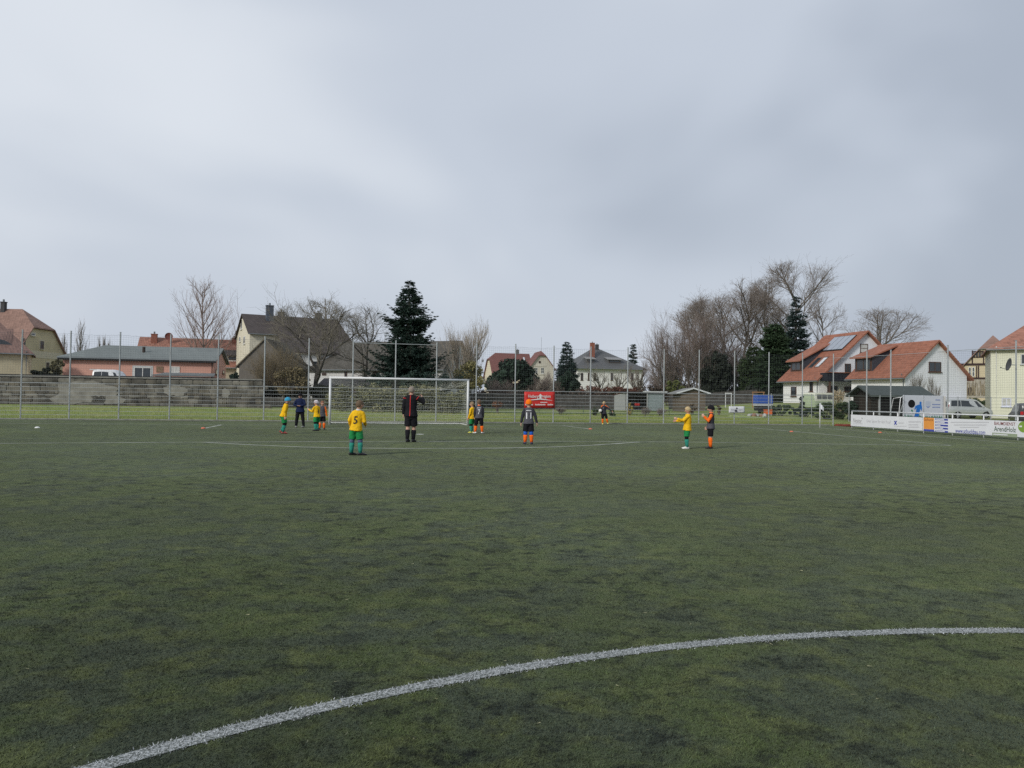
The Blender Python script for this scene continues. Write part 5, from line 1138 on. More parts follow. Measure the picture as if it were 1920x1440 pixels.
# meadow grass tufts behind the fence (uncountable)
N = 60000; t_ = nrg.random(N) ** 1.3 * 17 + .1; X_ = nrg.uniform(-36, 33, N); cY, sY = math.cos(YAW), math.sin(YAW)
aX = X_ - PCX; bY = FENCE_Y + t_ - PCY; x = aX * cY - bY * sY; y = aX * sY + bY * cY; z_ = gz(x, y); h_ = nrg.uniform(.04, .13, N); w_ = nrg.uniform(.012, .03, N); lx = nrg.normal(0, .05, N)
V = np.stack([np.stack([x - w_, y, z_ - .01], 1), np.stack([x + w_, y, z_ - .01], 1), np.stack([x + lx, y, z_ + h_], 1)], 1).reshape(-1, 3)
tag(npmesh('meadow_tufts', V, np.arange(3 * N).reshape(-1, 3), M('meadow_blade', (.155, .22, .058), var=.2, scale=.5, col2=(.27, .285, .11), attr=.35, coords='World'), attr=np.repeat(nrg.random(N), 3)), 'short green meadow grass behind the ball fence', 'grass', kind='stuff')
# ------------------------------------------------------------------ people
SKIN = M('skin', (.52, .31, .23), rough=.55, var=.06, scale=8)
def cloth(name, col, var=.1): return M(name, col, rough=.85, var=var, scale=7, bump=.5, bscale=16, spec=.15)
YELL = cloth('yellow_jersey', (.78, .46, .015)); GREENS = cloth('green_shorts', (.02, .22, .065)); TEAL = cloth('teal_sock', (.03, .24, .18)); BLACKC = cloth('black_cloth', (.012, .012, .015)); GREYJ = cloth('grey_jersey', (.085, .085, .098)); ORSOCK = cloth('orange_sock', (.92, .16, .015)); ORSL = cloth('orange_sleeve', (.85, .16, .02)); NAVY = cloth('navy_jacket', (.012, .02, .06)); CHAR = cloth('charcoal_sleeve', (.035, .036, .045)); BLUEL = cloth('blue_legging', (.03, .13, .55)); SLATEL = cloth('slate_legging', (.10, .12, .20))
REDST = cloth('red_stripe', (.50, .04, .04)); WHITEP = M('white_number', (.75, .76, .78), var=.03); BLKP = M('black_number', (.03, .025, .03), var=.05)
SH_BLK = M('black_shoe', (.018, .018, .022), rough=.4, var=.2); SH_WHT = M('white_shoe', (.72, .72, .68), rough=.45, var=.06); SH_YEL = M('yellow_shoe', (.62, .60, .10), rough=.45); SH_RED = M('red_shoe', (.35, .06, .05), rough=.45, var=.3); SH_GRY = M('grey_shoe', (.22, .22, .21), rough=.5); SH_NVY = M('navy_shoe', (.05, .045, .09), rough=.45)
def hairm(n, c): return M(n, c, rough=.6, var=.25, scale=30, bump=.5, bscale=60)
H_BROWN = hairm('brown_hair', (.13, .085, .05)); H_BLOND = hairm('blond_hair', (.50, .38, .20)); H_LIGHT = hairm('light_brown_hair', (.26, .18, .10)); H_GREY = hairm('grey_hair', (.26, .22, .18)); H_RED = hairm('auburn_hair', (.24, .10, .055))

def ring_loft(m, pts, rad, xaxis=Vector((1, 0, 0)), n=14, caps=True, mi=0):
    pts = [Vector(p) for p in pts]; rad = [(r, r) if isinstance(r, (int, float)) else r for r in rad]
    if caps:
        d0 = (pts[0] - pts[1]).normalized(); d1 = (pts[-1] - pts[-2]).normalized(); r0, r1 = min(rad[0]), min(rad[-1]); p0, p1, ra, rb = pts[0], pts[-1], rad[0], rad[-1]
        pts = [p0 + d0 * r0 * .8, p0 + d0 * r0 * .5] + pts + [p1 + d1 * r1 * .5, p1 + d1 * r1 * .8]
        rad = [tuple(x * .35 for x in ra), tuple(x * .78 for x in ra)] + rad + [tuple(x * .78 for x in rb), tuple(x * .35 for x in rb)]
    k = len(pts); vs = []
    for i, p in enumerate(pts):
        d = (pts[min(i + 1, k - 1)] - pts[max(i - 1, 0)]).normalized(); a = xaxis - d * xaxis.dot(d)
        if a.length < .05: a = Vector((0, 1, 0)) - d * d.y
        a.normalize(); b = d.cross(a)
        for j in range(n): t = 2 * math.pi * j / n; vs.append(p + a * (math.cos(t) * rad[i][0]) + b * (math.sin(t) * rad[i][1]))
    fs = [(i * n + j, i * n + (j + 1) % n, (i + 1) * n + (j + 1) % n, (i + 1) * n + j) for i in range(k - 1) for j in range(n)] + [tuple(range(n))[::-1], tuple(range((k - 1) * n, k * n))]
    m.add(vs, fs, mi)
def fused(m, name, mat, parent, voxel, smooth=3):
    o = m.build(name, mat, parent, smooth=True); r = o.modifiers.new('fuse', 'REMESH'); r.mode = 'VOXEL'; r.voxel_size = voxel; r.use_smooth_shade = True
    s = o.modifiers.new('smooth', 'SMOOTH'); s.iterations = smooth; s.factor = .5
    if name in ('shirt', 'shorts', 'trousers', 'sleeve', 'shirt_panel'):
        dm = o.modifiers.new('folds', 'DISPLACE'); dm.texture = FOLD; dm.strength = .022; dm.mid_level = .5; dm.texture_coords = 'LOCAL'
    return o
FOLD = bpy.data.textures.new('cloth_folds', 'CLOUDS'); FOLD.noise_scale = .075; FOLD.noise_depth = 2
def dirv(a, b, s): a, b = R(a), R(b); return Vector((s * math.sin(b), math.sin(a) * math.cos(b), -math.cos(a) * math.cos(b)))

def person(label, u, v, vtop, facing, pose, fit, adult=False, name='person', group='players on the pitch', turn=0, dz=0):
    base = gnd(u, v); Ht = (at(u, vtop, base.y).z - 0) / pose.get('squash', 1.0)
    if fit.get('hat'): Ht /= 1.015
    e = empty(name, (base.x, base.y, 0), R(facing)); tag(e, label, 'person', group)
    H = Ht; X = Vector((1, 0, 0))
    hz = (.505 if adult else .485) * H; sh = (.815 if adult else .785) * H; nk = (.85 if adult else .825) * H; headh = (.135 if adult else .155) * H
    hw, sw = .052 * H, (.104 if adult else .094) * H
    th, sn = (hz - .045 * H) * .52, (hz - .045 * H) * .48
    legs = {}
    for s, k in ((1, 'R'), (-1, 'L')):
        a, b, c, d = pose['legs'][k]; h_ = Vector((s * hw, 0, 0)); kn = h_ + dirv(a, b, s) * th; an = kn + dirv(c, d, s) * sn; legs[k] = [h_, kn, an]
    low = min(l[2].z for l in legs.values()); P0 = Vector((0, 0, .042 * H - low)); cx = sum(l[2].x for l in legs.values()) / 2; cy = sum(l[2].y for l in legs.values()) / 2; P0 += Vector((-cx, -cy, 0))
    for k in legs: legs[k] = [q + P0 for q in legs[k]]
    lf, ls = pose.get('lean', (0, 0)); sp = Vector((math.sin(R(ls)), math.sin(R(lf)), math.cos(R(lf)) * math.cos(R(ls)))).normalized(); tw = R(pose.get('twist', 0))
    XA = Vector((math.cos(tw), math.sin(tw), 0)); YA = Vector((-math.sin(tw), math.cos(tw), 0))
    def spine(z): return P0 + sp * (z - hz)
    arms = {}
    UA, FA = .158 * H, .135 * H
    for s, k in ((1, 'R'), (-1, 'L')):
        a, b, c, d = pose['arms'][k]; S0 = spine(sh - .022 * H) + XA * (s * sw)
        def rot(v_): return XA * v_.x + YA * v_.y + UPV * v_.z
        el = S0 + rot(dirv(a, b, s)) * UA; wr = el + rot(dirv(c, d, s)) * FA; arms[k] = [S0, el, wr, rot(dirv(c, d, s))]
    hd = pose.get('head', (0, 0)); ha = R(hd[0]) + tw; HF = Vector((-math.sin(ha), math.cos(ha), -math.sin(R(hd[1])))).normalized(); HX = Vector((math.cos(ha), math.sin(ha), 0)); HU = HX.cross(HF).normalized()
    neck = spine(nk); hc = neck + sp * (headh * .50) + HF * headh * .08
    # body: one fused surface
    m = MB(); q = .86
    prof_ = [(.46, .086, .072), (.53, .086, .070), (.60, .082, .062), (.70, .092, .066), (sh / H - .012, .090, .056), (sh / H + .025, .048, .045)]
    ring_loft(m, [spine(z_ * H) for z_, *_ in prof_], [(rx * H * q, ry * H * q) for _, rx, ry in prof_], XA)
    ring_loft(m, [spine(sh), neck, hc], [.036 * H, .033 * H, .033 * H], XA)
    hr_ = headh * .5
    for dz_, ww, dd in ((0, .78, .92),): 
        ring_loft(m, [hc - HU * hr_ * .80, hc - HU * hr_ * .5, hc - HU * hr_ * .1, hc + HU * hr_ * .35, hc + HU * hr_ * .72], [(hr_ * .40, hr_ * .46), (hr_ * .60, hr_ * .70), (hr_ * .76, hr_ * .88), (hr_ * .76, hr_ * .88), (hr_ * .52, hr_ * .62)], HX)
    ring_loft(m, [hc + HF * hr_ * .80 + HU * hr_ * .12, hc + HF * hr_ * 1.02 - HU * hr_ * .16], [hr_ * .10, hr_ * .14], HX, 8)
    for s in (-1, 1): ring_loft(m, [hc + HX * s * hr_ * .76 + HU * hr_ * .12, hc + HX * s * hr_ * .80 - HU * hr_ * .22], [(hr_ * .10, hr_ * .17), (hr_ * .07, hr_ * .11)], HX, 8)
    for k, s in (('R', 1), ('L', -1)):
        S0, el, wr, fd_ = arms[k]; ring_loft(m, [S0, S0.lerp(el, .5), el, el.lerp(wr, .4), wr], [.026 * H, .026 * H, .022 * H, .023 * H, .017 * H], X, 10)
        n_ = (YA * .3 - XA * s).normalized(); n_ = (n_ - fd_ * n_.dot(fd_)).normalized(); wd = fd_.cross(n_).normalized(); hl = .05 * H; fr_ = .0072 * H
        if wd.dot(YA) < 0 and abs(fd_.z) > .5: wd = -wd
        ring_loft(m, [wr, wr + fd_ * hl * .5, wr + fd_ * hl], [(.012 * H, .020 * H), (.011 * H, .025 * H), (.010 * H, .025 * H)], n_, 10)
        curl = pose.get('curl', .45)
        for fi, (off, ln_) in enumerate(((-.021, .040), (-.007, .048), (.007, .045), (.021, .036))):
            p0 = wr + fd_ * hl * .95 + wd * off * H; d1 = (fd_ + n_ * curl * .6).normalized(); d2 = (fd_ + n_ * curl * 1.9).normalized(); ring_loft(m, [p0, p0 + d1 * ln_ * .5 * H, p0 + d1 * ln_ * .5 * H + d2 * ln_ * .45 * H], [fr_, fr_ * .95, fr_ * .8], X, 7)
        p0 = wr + fd_ * hl * .35 + wd * .022 * H; d1 = (fd_ * .7 + wd * .8 + n_ * .2).normalized(); ring_loft(m, [p0, p0 + d1 * .022 * H, p0 + d1 * .022 * H + (fd_ + n_ * .4).normalized() * .018 * H], [fr_ * 1.2, fr_ * 1.1, fr_ * .9], X, 7)
        hp, kn, an = legs[k]; ring_loft(m, [hp - UPV * .03 * H, hp.lerp(kn, .5), kn, kn.lerp(an, .35), an], [.046 * H, .044 * H, .035 * H, .036 * H, .022 * H], X, 12)
        fy = R(pose.get('feet', (0, 0))[0 if k == 'R' else 1]); fdir = Vector((-math.sin(fy), math.cos(fy), 0)); ring_loft(m, [an - UPV * .012 * H, an + fdir * .07 * H - UPV * .026 * H], [.022 * H, .016 * H], X, 8)
    body = fused(m, 'body', fit.get('skin', SKIN), e, max(.0065, .0055 * H), 2)
    # face
    for s in (-1, 1): MB().ball(hc + HF * hr_ * .82 + HX * s * hr_ * .30 + HU * hr_ * .08, hr_ * .09, 6, 5).build('eye', BLKP, e)
    MB().ball(hc + HF * hr_ * .80 - HU * hr_ * .42, (hr_ * .16, hr_ * .10, hr_ * .045), 8, 5).build('mouth', M('lips', (.33, .13, .11)), e)
    # head covering / hair
    def cap_(nm, mat, grow, front, back, top=1.0, jit=0.0):
        g = random.Random(nm + label); m = MB(); nu, nv = 20, 11; vs = []; fs = []
        hj = [g.uniform(-.13, .09) for _ in range(nu)]
        for i in range(nv + 1):
            ph = math.pi * .5 * i / nv * 1.35
            for j in range(nu):
                t = 2 * math.pi * j / nu; cf = math.cos(t); x_ = math.sin(t)
                lim = front + (back - front) * (.5 - .5 * cf) ** .7 + (hj[j] if jit > .02 else 0)
                zz = math.cos(ph) * top; zz = max(zz, lim); rr = math.sqrt(max(0, 1 - min(1, zz / top) ** 2)) if zz > 0 else 1 - .10 * abs(zz)
                if math.cos(ph) * top < lim: rr *= 1.0
                k_ = grow * (1 + g.uniform(-jit, jit)); vs.append(hc + HU * hr_ * (.14 + .88 * zz * k_) + HF * (hr_ * (.92 * rr * cf * k_ - .03)) + HX * (hr_ * .80 * rr * x_ * k_))
        fs = [(i * nu + j, i * nu + (j + 1) % nu, (i + 1) * nu + (j + 1) % nu, (i + 1) * nu + j) for i in range(nv) for j in range(nu)]
        o = m.add(vs, fs).build(nm, mat, e, smooth=True); so = o.modifiers.new('t', 'SOLIDIFY'); so.thickness = .008; so.offset = -1; return o
    if fit.get('hat'):
        cap_('hat', fit['hat'], 1.17, .18, -.42, 1.06, .012)
        if fit.get('brim'): ring_loft(mm := MB(), [hc + HF * hr_ * .85 + HU * hr_ * .42, hc + HF * hr_ * 1.45 + HU * hr_ * .30], [(hr_ * .62, .012), (hr_ * .45, .008)], HX, 12); mm.build('brim', fit['hat'], e, smooth=True)
        if fit.get('pattern'): ring_loft(mm := MB(), [hc + HU * hr_ * .30, hc + HU * hr_ * .46], [(hr_ * .95, hr_ * 1.09), (hr_ * .93, hr_ * 1.06)], HX, 18, caps=False); mm.build('hat_band', fit['pattern'], e, smooth=True)
    else: cap_('hair', fit['hair'], 1.06, .50, -.62, 1.10, .045)
    # clothes
    ex = fit.get('loose', 1.0); m = MB(); hem = .452 if not adult else .475
    if fit.get('hem'): hem = fit['hem']
    sprof = [(hem, .122, .100), (hem + .05, .112, .090), (.58, .094, .076), (.68, .100, .076), (sh / H - .03, .102, .067), (sh / H + .008, .082, .056), (sh / H + .032, .046, .045)]
    spts = [spine(z_ * H) for z_, *_ in sprof]; srad = [(rx * H * ex, ry * H * ex) for _, rx, ry in sprof]
    ring_loft(m, spts, srad, XA, 20, caps=False)
    def sleeve(mm, k, grow=1.0):
        S0, el, wr, fd_ = arms[k]; en = wr - (wr - el) * .04; ring_loft(mm, [S0 - XA * (1 if k == 'R' else -1) * .012 * H, S0.lerp(el, .35), el, el.lerp(en, .5), en], [.040 * H * grow, .040 * H * grow, .036 * H * grow, .032 * H * grow, .027 * H * grow], X, 12)
    if not fit.get('sleeve'):
        for k in 'RL': sleeve(m, k)
    fused(m, 'shirt', fit['shirt'], e, .011)
    if fit.get('sleeve'):
        for k in 'RL': mm = MB(); sleeve(mm, k); fused(mm, 'sleeve', fit['sleeve'], e, .010)
    if fit.get('lower'):                   # darker or lighter lower half of the shirt
        m = MB(); ring_loft(m, spts[:3], [(a_ * 1.025, b_ * 1.025) for a_, b_ in srad[:3]], XA, 20, caps=False); fused(m, 'shirt_panel', fit['lower'], e, .011)
    def surf(x_, z_, sgn):                 # point on the shirt surface, sgn -1 = back
        zz = [p[0] for p in sprof]; rx = float(np.interp(z_ / H, zz, [r[0] for r in srad])); ry = float(np.interp(z_ / H, zz, [r[1] for r in srad])); y_ = sgn * (ry * math.sqrt(max(0, 1 - min(.98, abs(x_) / rx) ** 2)) + .011)
        return spine(z_) + XA * x_ + YA * y_
    def write(t, zc, hgt, mat, sgn=-1, wid=None, nm='number', x0=0):
        vs, fs = text_geo(t); xs_ = [p.x for p in vs]; ys_ = [p.y for p in vs]; s_ = hgt / (max(ys_) - min(ys_)); cx_ = (max(xs_) + min(xs_)) / 2; cy_ = (max(ys_) + min(ys_)) / 2; sx = s_ if not wid else wid / (max(xs_) - min(xs_))
        MB().add([surf(x0 + (p.x - cx_) * sx * (-sgn), zc + (p.y - cy_) * s_, sgn) for p in vs], fs).build(nm, mat, e)
    if fit.get('number'):
        t, mat = fit['number']; write(t, .635 * H, .14 * H, mat, wid=(.115 if len(t) > 1 else .072 if t != '1' else .03) * H)
        if fit.get('print'): # name line above the number
            m = MB()
            for i in range(9):
                x_ = (-.056 + .0126 * i) * H; m.add([surf(x_, .735 * H + .006 * H * math.sin(math.pi * (i + .5) / 9), -1), surf(x_ + .010 * H, .735 * H + .006 * H * math.sin(math.pi * (i + .5) / 9), -1), surf(x_ + .010 * H, .752 * H + .006 * H * math.sin(math.pi * (i + .5) / 9), -1), surf(x_, .752 * H + .006 * H * math.sin(math.pi * (i + .5) / 9), -1)], [(0, 1, 2, 3)])
            m.build('print', mat, e)
    if fit.get('stripe'):
        m = MB(); zz = np.linspace(hem + .01, sh / H + .02, 14); vs = [surf(x_, z_ * H, -1) for z_ in zz for x_ in (-.0065 * H, .0065 * H)]; m.add(vs, [(2 * i, 2 * i + 1, 2 * i + 3, 2 * i + 2) for i in range(13)]); m.build('back_stripe', fit['stripe'], e)
        for k, s in (('R', 1), ('L', -1)): S0, el, wr, fd_ = arms[k]; m = MB(); ring_loft(m, [S0.lerp(el, .04), S0.lerp(el, .12)], [.0445 * H, .0445 * H], X, 12, caps=False); m.build('sleeve_stripe', fit['stripe'], e, smooth=True)
    if fit.get('badge'): m = MB(); m.add([surf(x_, z_ * H, 1) for x_, z_ in ((.03 * H, .70), (.055 * H, .70), (.055 * H, .715), (.03 * H, .715))], [(0, 1, 2, 3)]); m.build('badge', fit['badge'], e)
    if fit.get('collar'): m = MB(); ring_loft(m, [spine(sh + .018 * H), spine(nk + .004 * H)], [(.052 * H, .050 * H), (.042 * H, .042 * H)], XA, 16, caps=False); o = m.build('collar', fit['collar'], e, smooth=True)
    if fit.get('shoulder'):
        for k, s in (('R', 1), ('L', -1)): S0, el, wr, fd_ = arms[k]; m = MB(); c_ = spine(sh + .02 * H) + XA * (s * .05 * H); ring_loft(m, [c_ + YA * .0, S0 + UPV * .022 * H, S0.lerp(el, .5) + UPV * .022 * H + XA * s * .01 * H, el + UPV * .018 * H], [(.03 * H, .034 * H), (.030 * H, .030 * H), (.026 * H, .024 * H), (.020 * H, .02 * H)], YA, 10); m.build('shoulder_panel', fit['shoulder'], e, smooth=True)
    m = MB(); kf = fit.get('short_len', .86)
    ring_loft(m, [spine(.455 * H), spine(.50 * H), spine(.545 * H)], [(.100 * H, .082 * H), (.094 * H, .076 * H), (.082 * H, .066 * H)], X, 18)
    if fit.get('trousers'):
        for k in 'RL': hp, kn, an = legs[k]; ring_loft(m, [hp.lerp(kn, .1), hp.lerp(kn, .5), kn, kn.lerp(an, .5), an + UPV * .0], [.060 * H, .060 * H, .050 * H, .045 * H, .038 * H], X, 14, caps=False)
        fused(m, 'trousers', fit['trousers'], e, .012)
    else:
        for k in 'RL': hp, kn, an = legs[k]; ring_loft(m, [hp.lerp(kn, .16), hp.lerp(kn, .5), hp.lerp(kn, kf)], [.060 * H, .063 * H, .064 * H], X, 16, caps=False)
        fused(m, 'shorts', fit['shorts'], e, .011)
        for k in 'RL':
            hp, kn, an = legs[k]
            if fit.get('legging'): mm = MB(); ring_loft(mm, [hp.lerp(kn, .6), kn, kn.lerp(an, .28)], [.050 * H, .043 * H, .042 * H], X, 12, caps=False); mm.build('legging', fit['legging'], e, smooth=True)
            mm = MB(); t0 = fit.get('sock_top', .14); ring_loft(mm, [kn.lerp(an, t0), kn.lerp(an, .38), kn.lerp(an, .7), an - UPV * .004 * H], [.043 * H, .0455 * H, .036 * H, .031 * H], X, 14, caps=False); mm.build('sock', fit['socks'], e, smooth=True)
    for i, k in enumerate('RL'):
        an = legs[k][2]; fy = R(pose.get('feet', (0, 0))[i]); fdir = Vector((-math.sin(fy), math.cos(fy), 0)); sdx = Vector((fdir.y, -fdir.x, 0)); z0 = an.z - .042 * H
        lift = 0; m = MB()
        def sp_(f_, w_, h_, zc): return (an + fdir * f_ * H - UPV * (an.z - (z0 + zc * H)), (w_ * H, h_ * H))
        L_pts = [sp_(-.036, .020, .020, .026), sp_(-.020, .027, .030, .031), sp_(.012, .029, .030, .031), sp_(.05, .031, .022, .023), sp_(.085, .031, .017, .018), sp_(.108, .022, .012, .014)]
        ring_loft(m, [p for p, _ in L_pts], [r for _, r in L_pts], sdx, 12); so = m.build('shoe', fit['shoes'], e, smooth=True)
        mm = MB(); ring_loft(mm, [an + fdir * f_ * H - UPV * (an.z - (z0 + .006 * H)) for f_ in (-.036, 0, .06, .108)], [(.024 * H, .006 * H), (.029 * H, .006 * H), (.033 * H, .006 * H), (.022 * H, .006 * H)], sdx, 10); mm.build('sole', fit.get('sole', SH_BLK), so, smooth=True)
    return e, dict(arms={k: [e.matrix_basis @ q_ for q_ in a_[:3]] for k, a_ in arms.items()}, H=H, base=base)

STAND = {'R': (0, 4, 0, 2), 'L': (0, 4, 0, 2)}
YK = dict(shirt=YELL, shorts=GREENS, socks=TEAL, legging=BLACKC)
OK_ = dict(shirt=GREYJ, shorts=BLACKC, socks=ORSOCK, sleeve=CHAR)
person('player in yellow jersey with blue beanie walking right', 529, 813, 741.5, -75, dict(legs={'R': (8, 3, -8, 2), 'L': (14, 2, -28, 0)}, arms={'R': (-8, 14, 2, 8), 'L': (-14, 14, -2, 10)}, lean=(13, 0), head=(-5, 14), feet=(0, 5)), dict(YK, hat=cloth('blue_beanie', (.05, .30, .48)), shoes=SH_RED, collar=cloth('dark_scarf', (.07, .025, .02)), badge=BLKP))
person('adult in navy jacket and black trousers with arms crossed', 562, 801.5, 735.5, 180, dict(legs={'R': (0, 8, 0, 6), 'L': (0, 8, 0, 6)}, arms={'R': (22, 20, 62, -66), 'L': (22, 20, 66, -66)}, head=(0, 8), feet=(18, -18), curl=.6), dict(shirt=NAVY, trousers=BLACKC, shoes=SH_GRY, hat=BLACKC, brim=True, loose=1.12, hem=.45, collar=NAVY), adult=True, group='adults at the match')
person('player in yellow jersey number one with patterned cap', 594, 808, 748, 52, dict(legs={'R': (16, 6, -2, 4), 'L': (-6, 8, -14, 4)}, arms={'R': (12, 8, 40, 4), 'L': (25, 10, 118, 12)}, lean=(5, 0), head=(18, 6), feet=(8, 12)), dict(YK, hat=cloth('white_cap', (.62, .58, .60), .2), pattern=cloth('maroon_band', (.16, .03, .05)), number=('1', BLKP), shoes=SH_BLK))
person('player in grey jersey half hidden behind the yellow number one', 603.5, 805.5, 751, 200, dict(legs={'R': (2, 4, -2, 3), 'L': (2, 4, -2, 3)}, arms={'R': (2, 10, 8, 4), 'L': (2, 13, 8, 10)}, head=(10, 0), feet=(0, 0)), dict(OK_, hair=H_RED, sleeve=ORSL, shoes=SH_BLK))
person('player in yellow jersey number five leaning right', 667, 853.5, 748.5, -12, dict(legs={'R': (2, 7, -4, 3), 'L': (0, 5, 0, 3)}, arms={'R': (2, 10, 62, -12), 'L': (-10, 22, 38, 2)}, lean=(2, 6), head=(-35, 0), feet=(-70, -38), twist=0), dict(YK, hair=H_BROWN, number=('5', BLKP), shoes=SH_BLK, legging=SLATEL, collar=cloth('white_collar', (.6, .62, .62)), hem=.44))
person('referee in black kit with red back stripe raising one arm', 769, 829, 723, -6, dict(legs={'R': (9, -1, -4, -2), 'L': (-2, 0, -16, -2)}, arms={'R': (14, 52, 140, -22), 'L': (-4, 9, 6, 3)}, head=(4, 4), feet=(-10, -5), curl=.9), dict(shirt=BLACKC, shorts=BLACKC, socks=BLACKC, hair=H_GREY, shoes=SH_BLK, stripe=REDST, hem=.46, loose=1.03, short_len=.9, sock_top=.22), adult=True, group='adults at the match')
person('player in yellow jersey standing at the right goal post', 884.5, 812, 752, 62, dict(legs={'R': (16, 3, -4, 2), 'L': (4, 3, -12, 2)}, arms={'R': (5, 8, 24, 2), 'L': (5, 8, 24, 2)}, head=(10, 0), feet=(10, 20)), dict(YK, hair=H_LIGHT, shoes=SH_YEL))
person('player in grey jersey number seven beside the goal', 897.5, 813, 748, 4, dict(legs={'R': (0, 8, 0, 5), 'L': (0, 8, 0, 5)}, arms={'R': (4, 9, 12, 3), 'L': (4, 9, 14, 2)}, head=(2, 0), feet=(-28, 32)), dict(OK_, hair=H_BROWN, number=('7', WHITEP), **{'print': True}, shoes=SH_WHT, collar=ORSL, legging=BLACKC))
person('player in grey jersey number eleven with orange beanie', 990.5, 833, 746.5, 0, dict(legs={'R': (-1, 3, 0, 2), 'L': (1, 3, 0, 2)}, arms={'R': (-6, 20, 4, 14), 'L': (-4, 16, 4, 10)}, head=(-3, 3), feet=(-5, 12)), dict(OK_, hat=cloth('orange_beanie', (.90, .19, .01)), number=('11', WHITEP), **{'print': True}, shoes=SH_NVY, legging=BLUEL, lower=GREYJ, sock_top=.22))
ckp, cki = person('player in black and orange jersey holding the ball at the fence', 1134.5, 795.6, 752, 184, dict(legs={'R': (4, 0, -2, 1), 'L': (4, 17, -14, 15)}, arms={'R': (10, 10, 22, 16), 'L': (6, 52, 20, 50)}, head=(-8, 6), feet=(0, 0)), dict(shirt=CHAR, shorts=BLACKC, socks=ORSOCK, hair=H_BLOND, shoes=SH_YEL, legging=BLACKC, shoulder=ORSL, badge=WHITEP, sock_top=.10, sole=SH_WHT))
person('blond player in yellow jersey holding both arms out', 1288, 841.5, 761, 84, dict(legs={'R': (2, 2, -2, 1), 'L': (5, 2, -4, 1)}, arms={'R': (48, 12, 84, -4), 'L': (50, 6, 106, 8)}, lean=(-3, 0), head=(22, 14), feet=(5, 10)), dict(YK, hair=H_BLOND, shoes=SH_WHT, sole=SH_WHT, hem=.43, loose=1.06))
person('player in black beanie and orange sleeves with hand at mouth', 1332, 841, 757.5, 80, dict(legs={'R': (0, 2, 0, 1), 'L': (2, 2, -2, 1)}, arms={'R': (4, 5, 30, 0), 'L': (28, 6, 142, -6)}, lean=(-2, 0), head=(0, 0), feet=(5, 8), curl=1.2), dict(shirt=CHAR, lower=GREYJ, sleeve=ORSL, shorts=BLACKC, socks=ORSOCK, hat=BLACKC, shoes=SH_BLK, collar=ORSL, sock_top=.02))
# the ball
wr = cki['arms']['R'][2]; bp_ = at(1125.6, 770, wr.y - .03)
bm = bmesh.new(); bmesh.ops.create_icosphere(bm, subdivisions=3, radius=.105); me = bpy.data.meshes.new('football'); bm.to_mesh(me); bm.free()
me.materials.append(M('ball_white', (.74, .73, .69), rough=.4, var=.05)); me.polygons.foreach_set('use_smooth', [True] * len(me.polygons)); o = link('football', me); o.location = bp_; tag(o, 'white football held in one hand by the player at the fence', 'ball')

# ------------------------------------------------------------------ vehicles
TYRE = M('tyre_rubber', (.018, .018, .019), rough=.8); RIM = M('alloy_rim', (.35, .36, .37), rough=.35, metal=.6); CGL = M('car_glass', (.02, .025, .03), rough=.06, var=.1, spec=.9); TAIL = M('tail_light_red', (.45, .02, .025), rough=.2); LAMP = M('headlight_glass', (.6, .62, .64), rough=.15); PLASTIC = M('black_plastic', (.02, .02, .022), rough=.6)
def paint(n, c, metal=.3): return M(n, c, rough=.28, var=.03, metal=metal, spec=.6)
def vehicle(name, label, loc, rz, st, paintm, wheels, wins, cat, roofm=None, group='vehicles parked around the pitch', wr_=.33, lower=None):
    """st: stations (x, z_bottom, z_belt, z_top, half width at belt, half width at roof)"""
    e = empty(name, loc, rz); tag(e, label, cat, group); m = MB(); vs = []
    for x, zb, zbelt, zt, hb, ht in st:
        half = [(0, zb), (hb * .92, zb), (hb, zb + .12), (hb * 1.01, (zb + zbelt) / 2), (hb, zbelt), (ht + (hb - ht) * .25, zbelt + (zt - zbelt) * .8), (ht * .92, zt - .015), (ht * .5, zt + .012), (0, zt + .02)]
        ringp = [(x, y, z_) for y, z_ in half] + [(x, -y, z_) for y, z_ in half[-2:0:-1]]; vs += ringp
    n = 16; k = len(st); fs = [(i * n + j, i * n + (j + 1) % n, (i + 1) * n + (j + 1) % n, (i + 1) * n + j) for i in range(k - 1) for j in range(n)] + [tuple(range(n))[::-1], tuple(range((k - 1) * n, k * n))]
    mi = None; m.add(vs, fs)
    if roofm:
        for q, f in enumerate(m.f):
            if all(m.v[i][2] > np.interp(m.v[i][0], [s_[0] for s_ in st], [s_[2] for s_ in st]) - .01 for i in f): m.m[q] = 1
    b = m.build('body', [paintm] + ([roofm] if roofm else []), e, smooth=True); b.modifiers.new('e', 'EDGE_SPLIT').split_angle = R(38)
    X_ = [s_[0] for s_ in st]
    def side(x, t, s_, off=.012):          # t 0 = belt, 1 = roof
        zb_, zt_, hb, ht = (float(np.interp(x, X_, [q[i] for q in st])) for i in (2, 3, 4, 5)); tt = min(t, .8) / .8; y = hb + ((ht + (hb - ht) * .25) - hb) * tt; return (x, s_ * (y + off), zb_ + (zt_ - zb_) * t)
    for poly in wins:
        for s_ in (-1, 1): MB().prism([side(x, t, s_) for x, t in poly], (0, s_ * .006, 0)).build('side_window', CGL, e)
    for x in wheels:
        for s_ in (-1, 1):
            hb = float(np.interp(x, X_, [q[4] for q in st])); w = MB().tube([(x, s_ * (hb - .20), wr_), (x, s_ * (hb + .012), wr_)], wr_, 20).build('wheel', TYRE, e, smooth=False); MB().tube([(x, s_ * (hb + .013), wr_), (x, s_ * (hb + .022), wr_)], wr_ * .62, 14).build('rim', RIM, w)
            MB().tube([(x, s_ * (hb - .05), wr_ + .03), (x, s_ * (hb + .006), wr_ + .03)], wr_ * 1.18, 20).build('wheel_arch', PLASTIC, e)
    return e, side, st
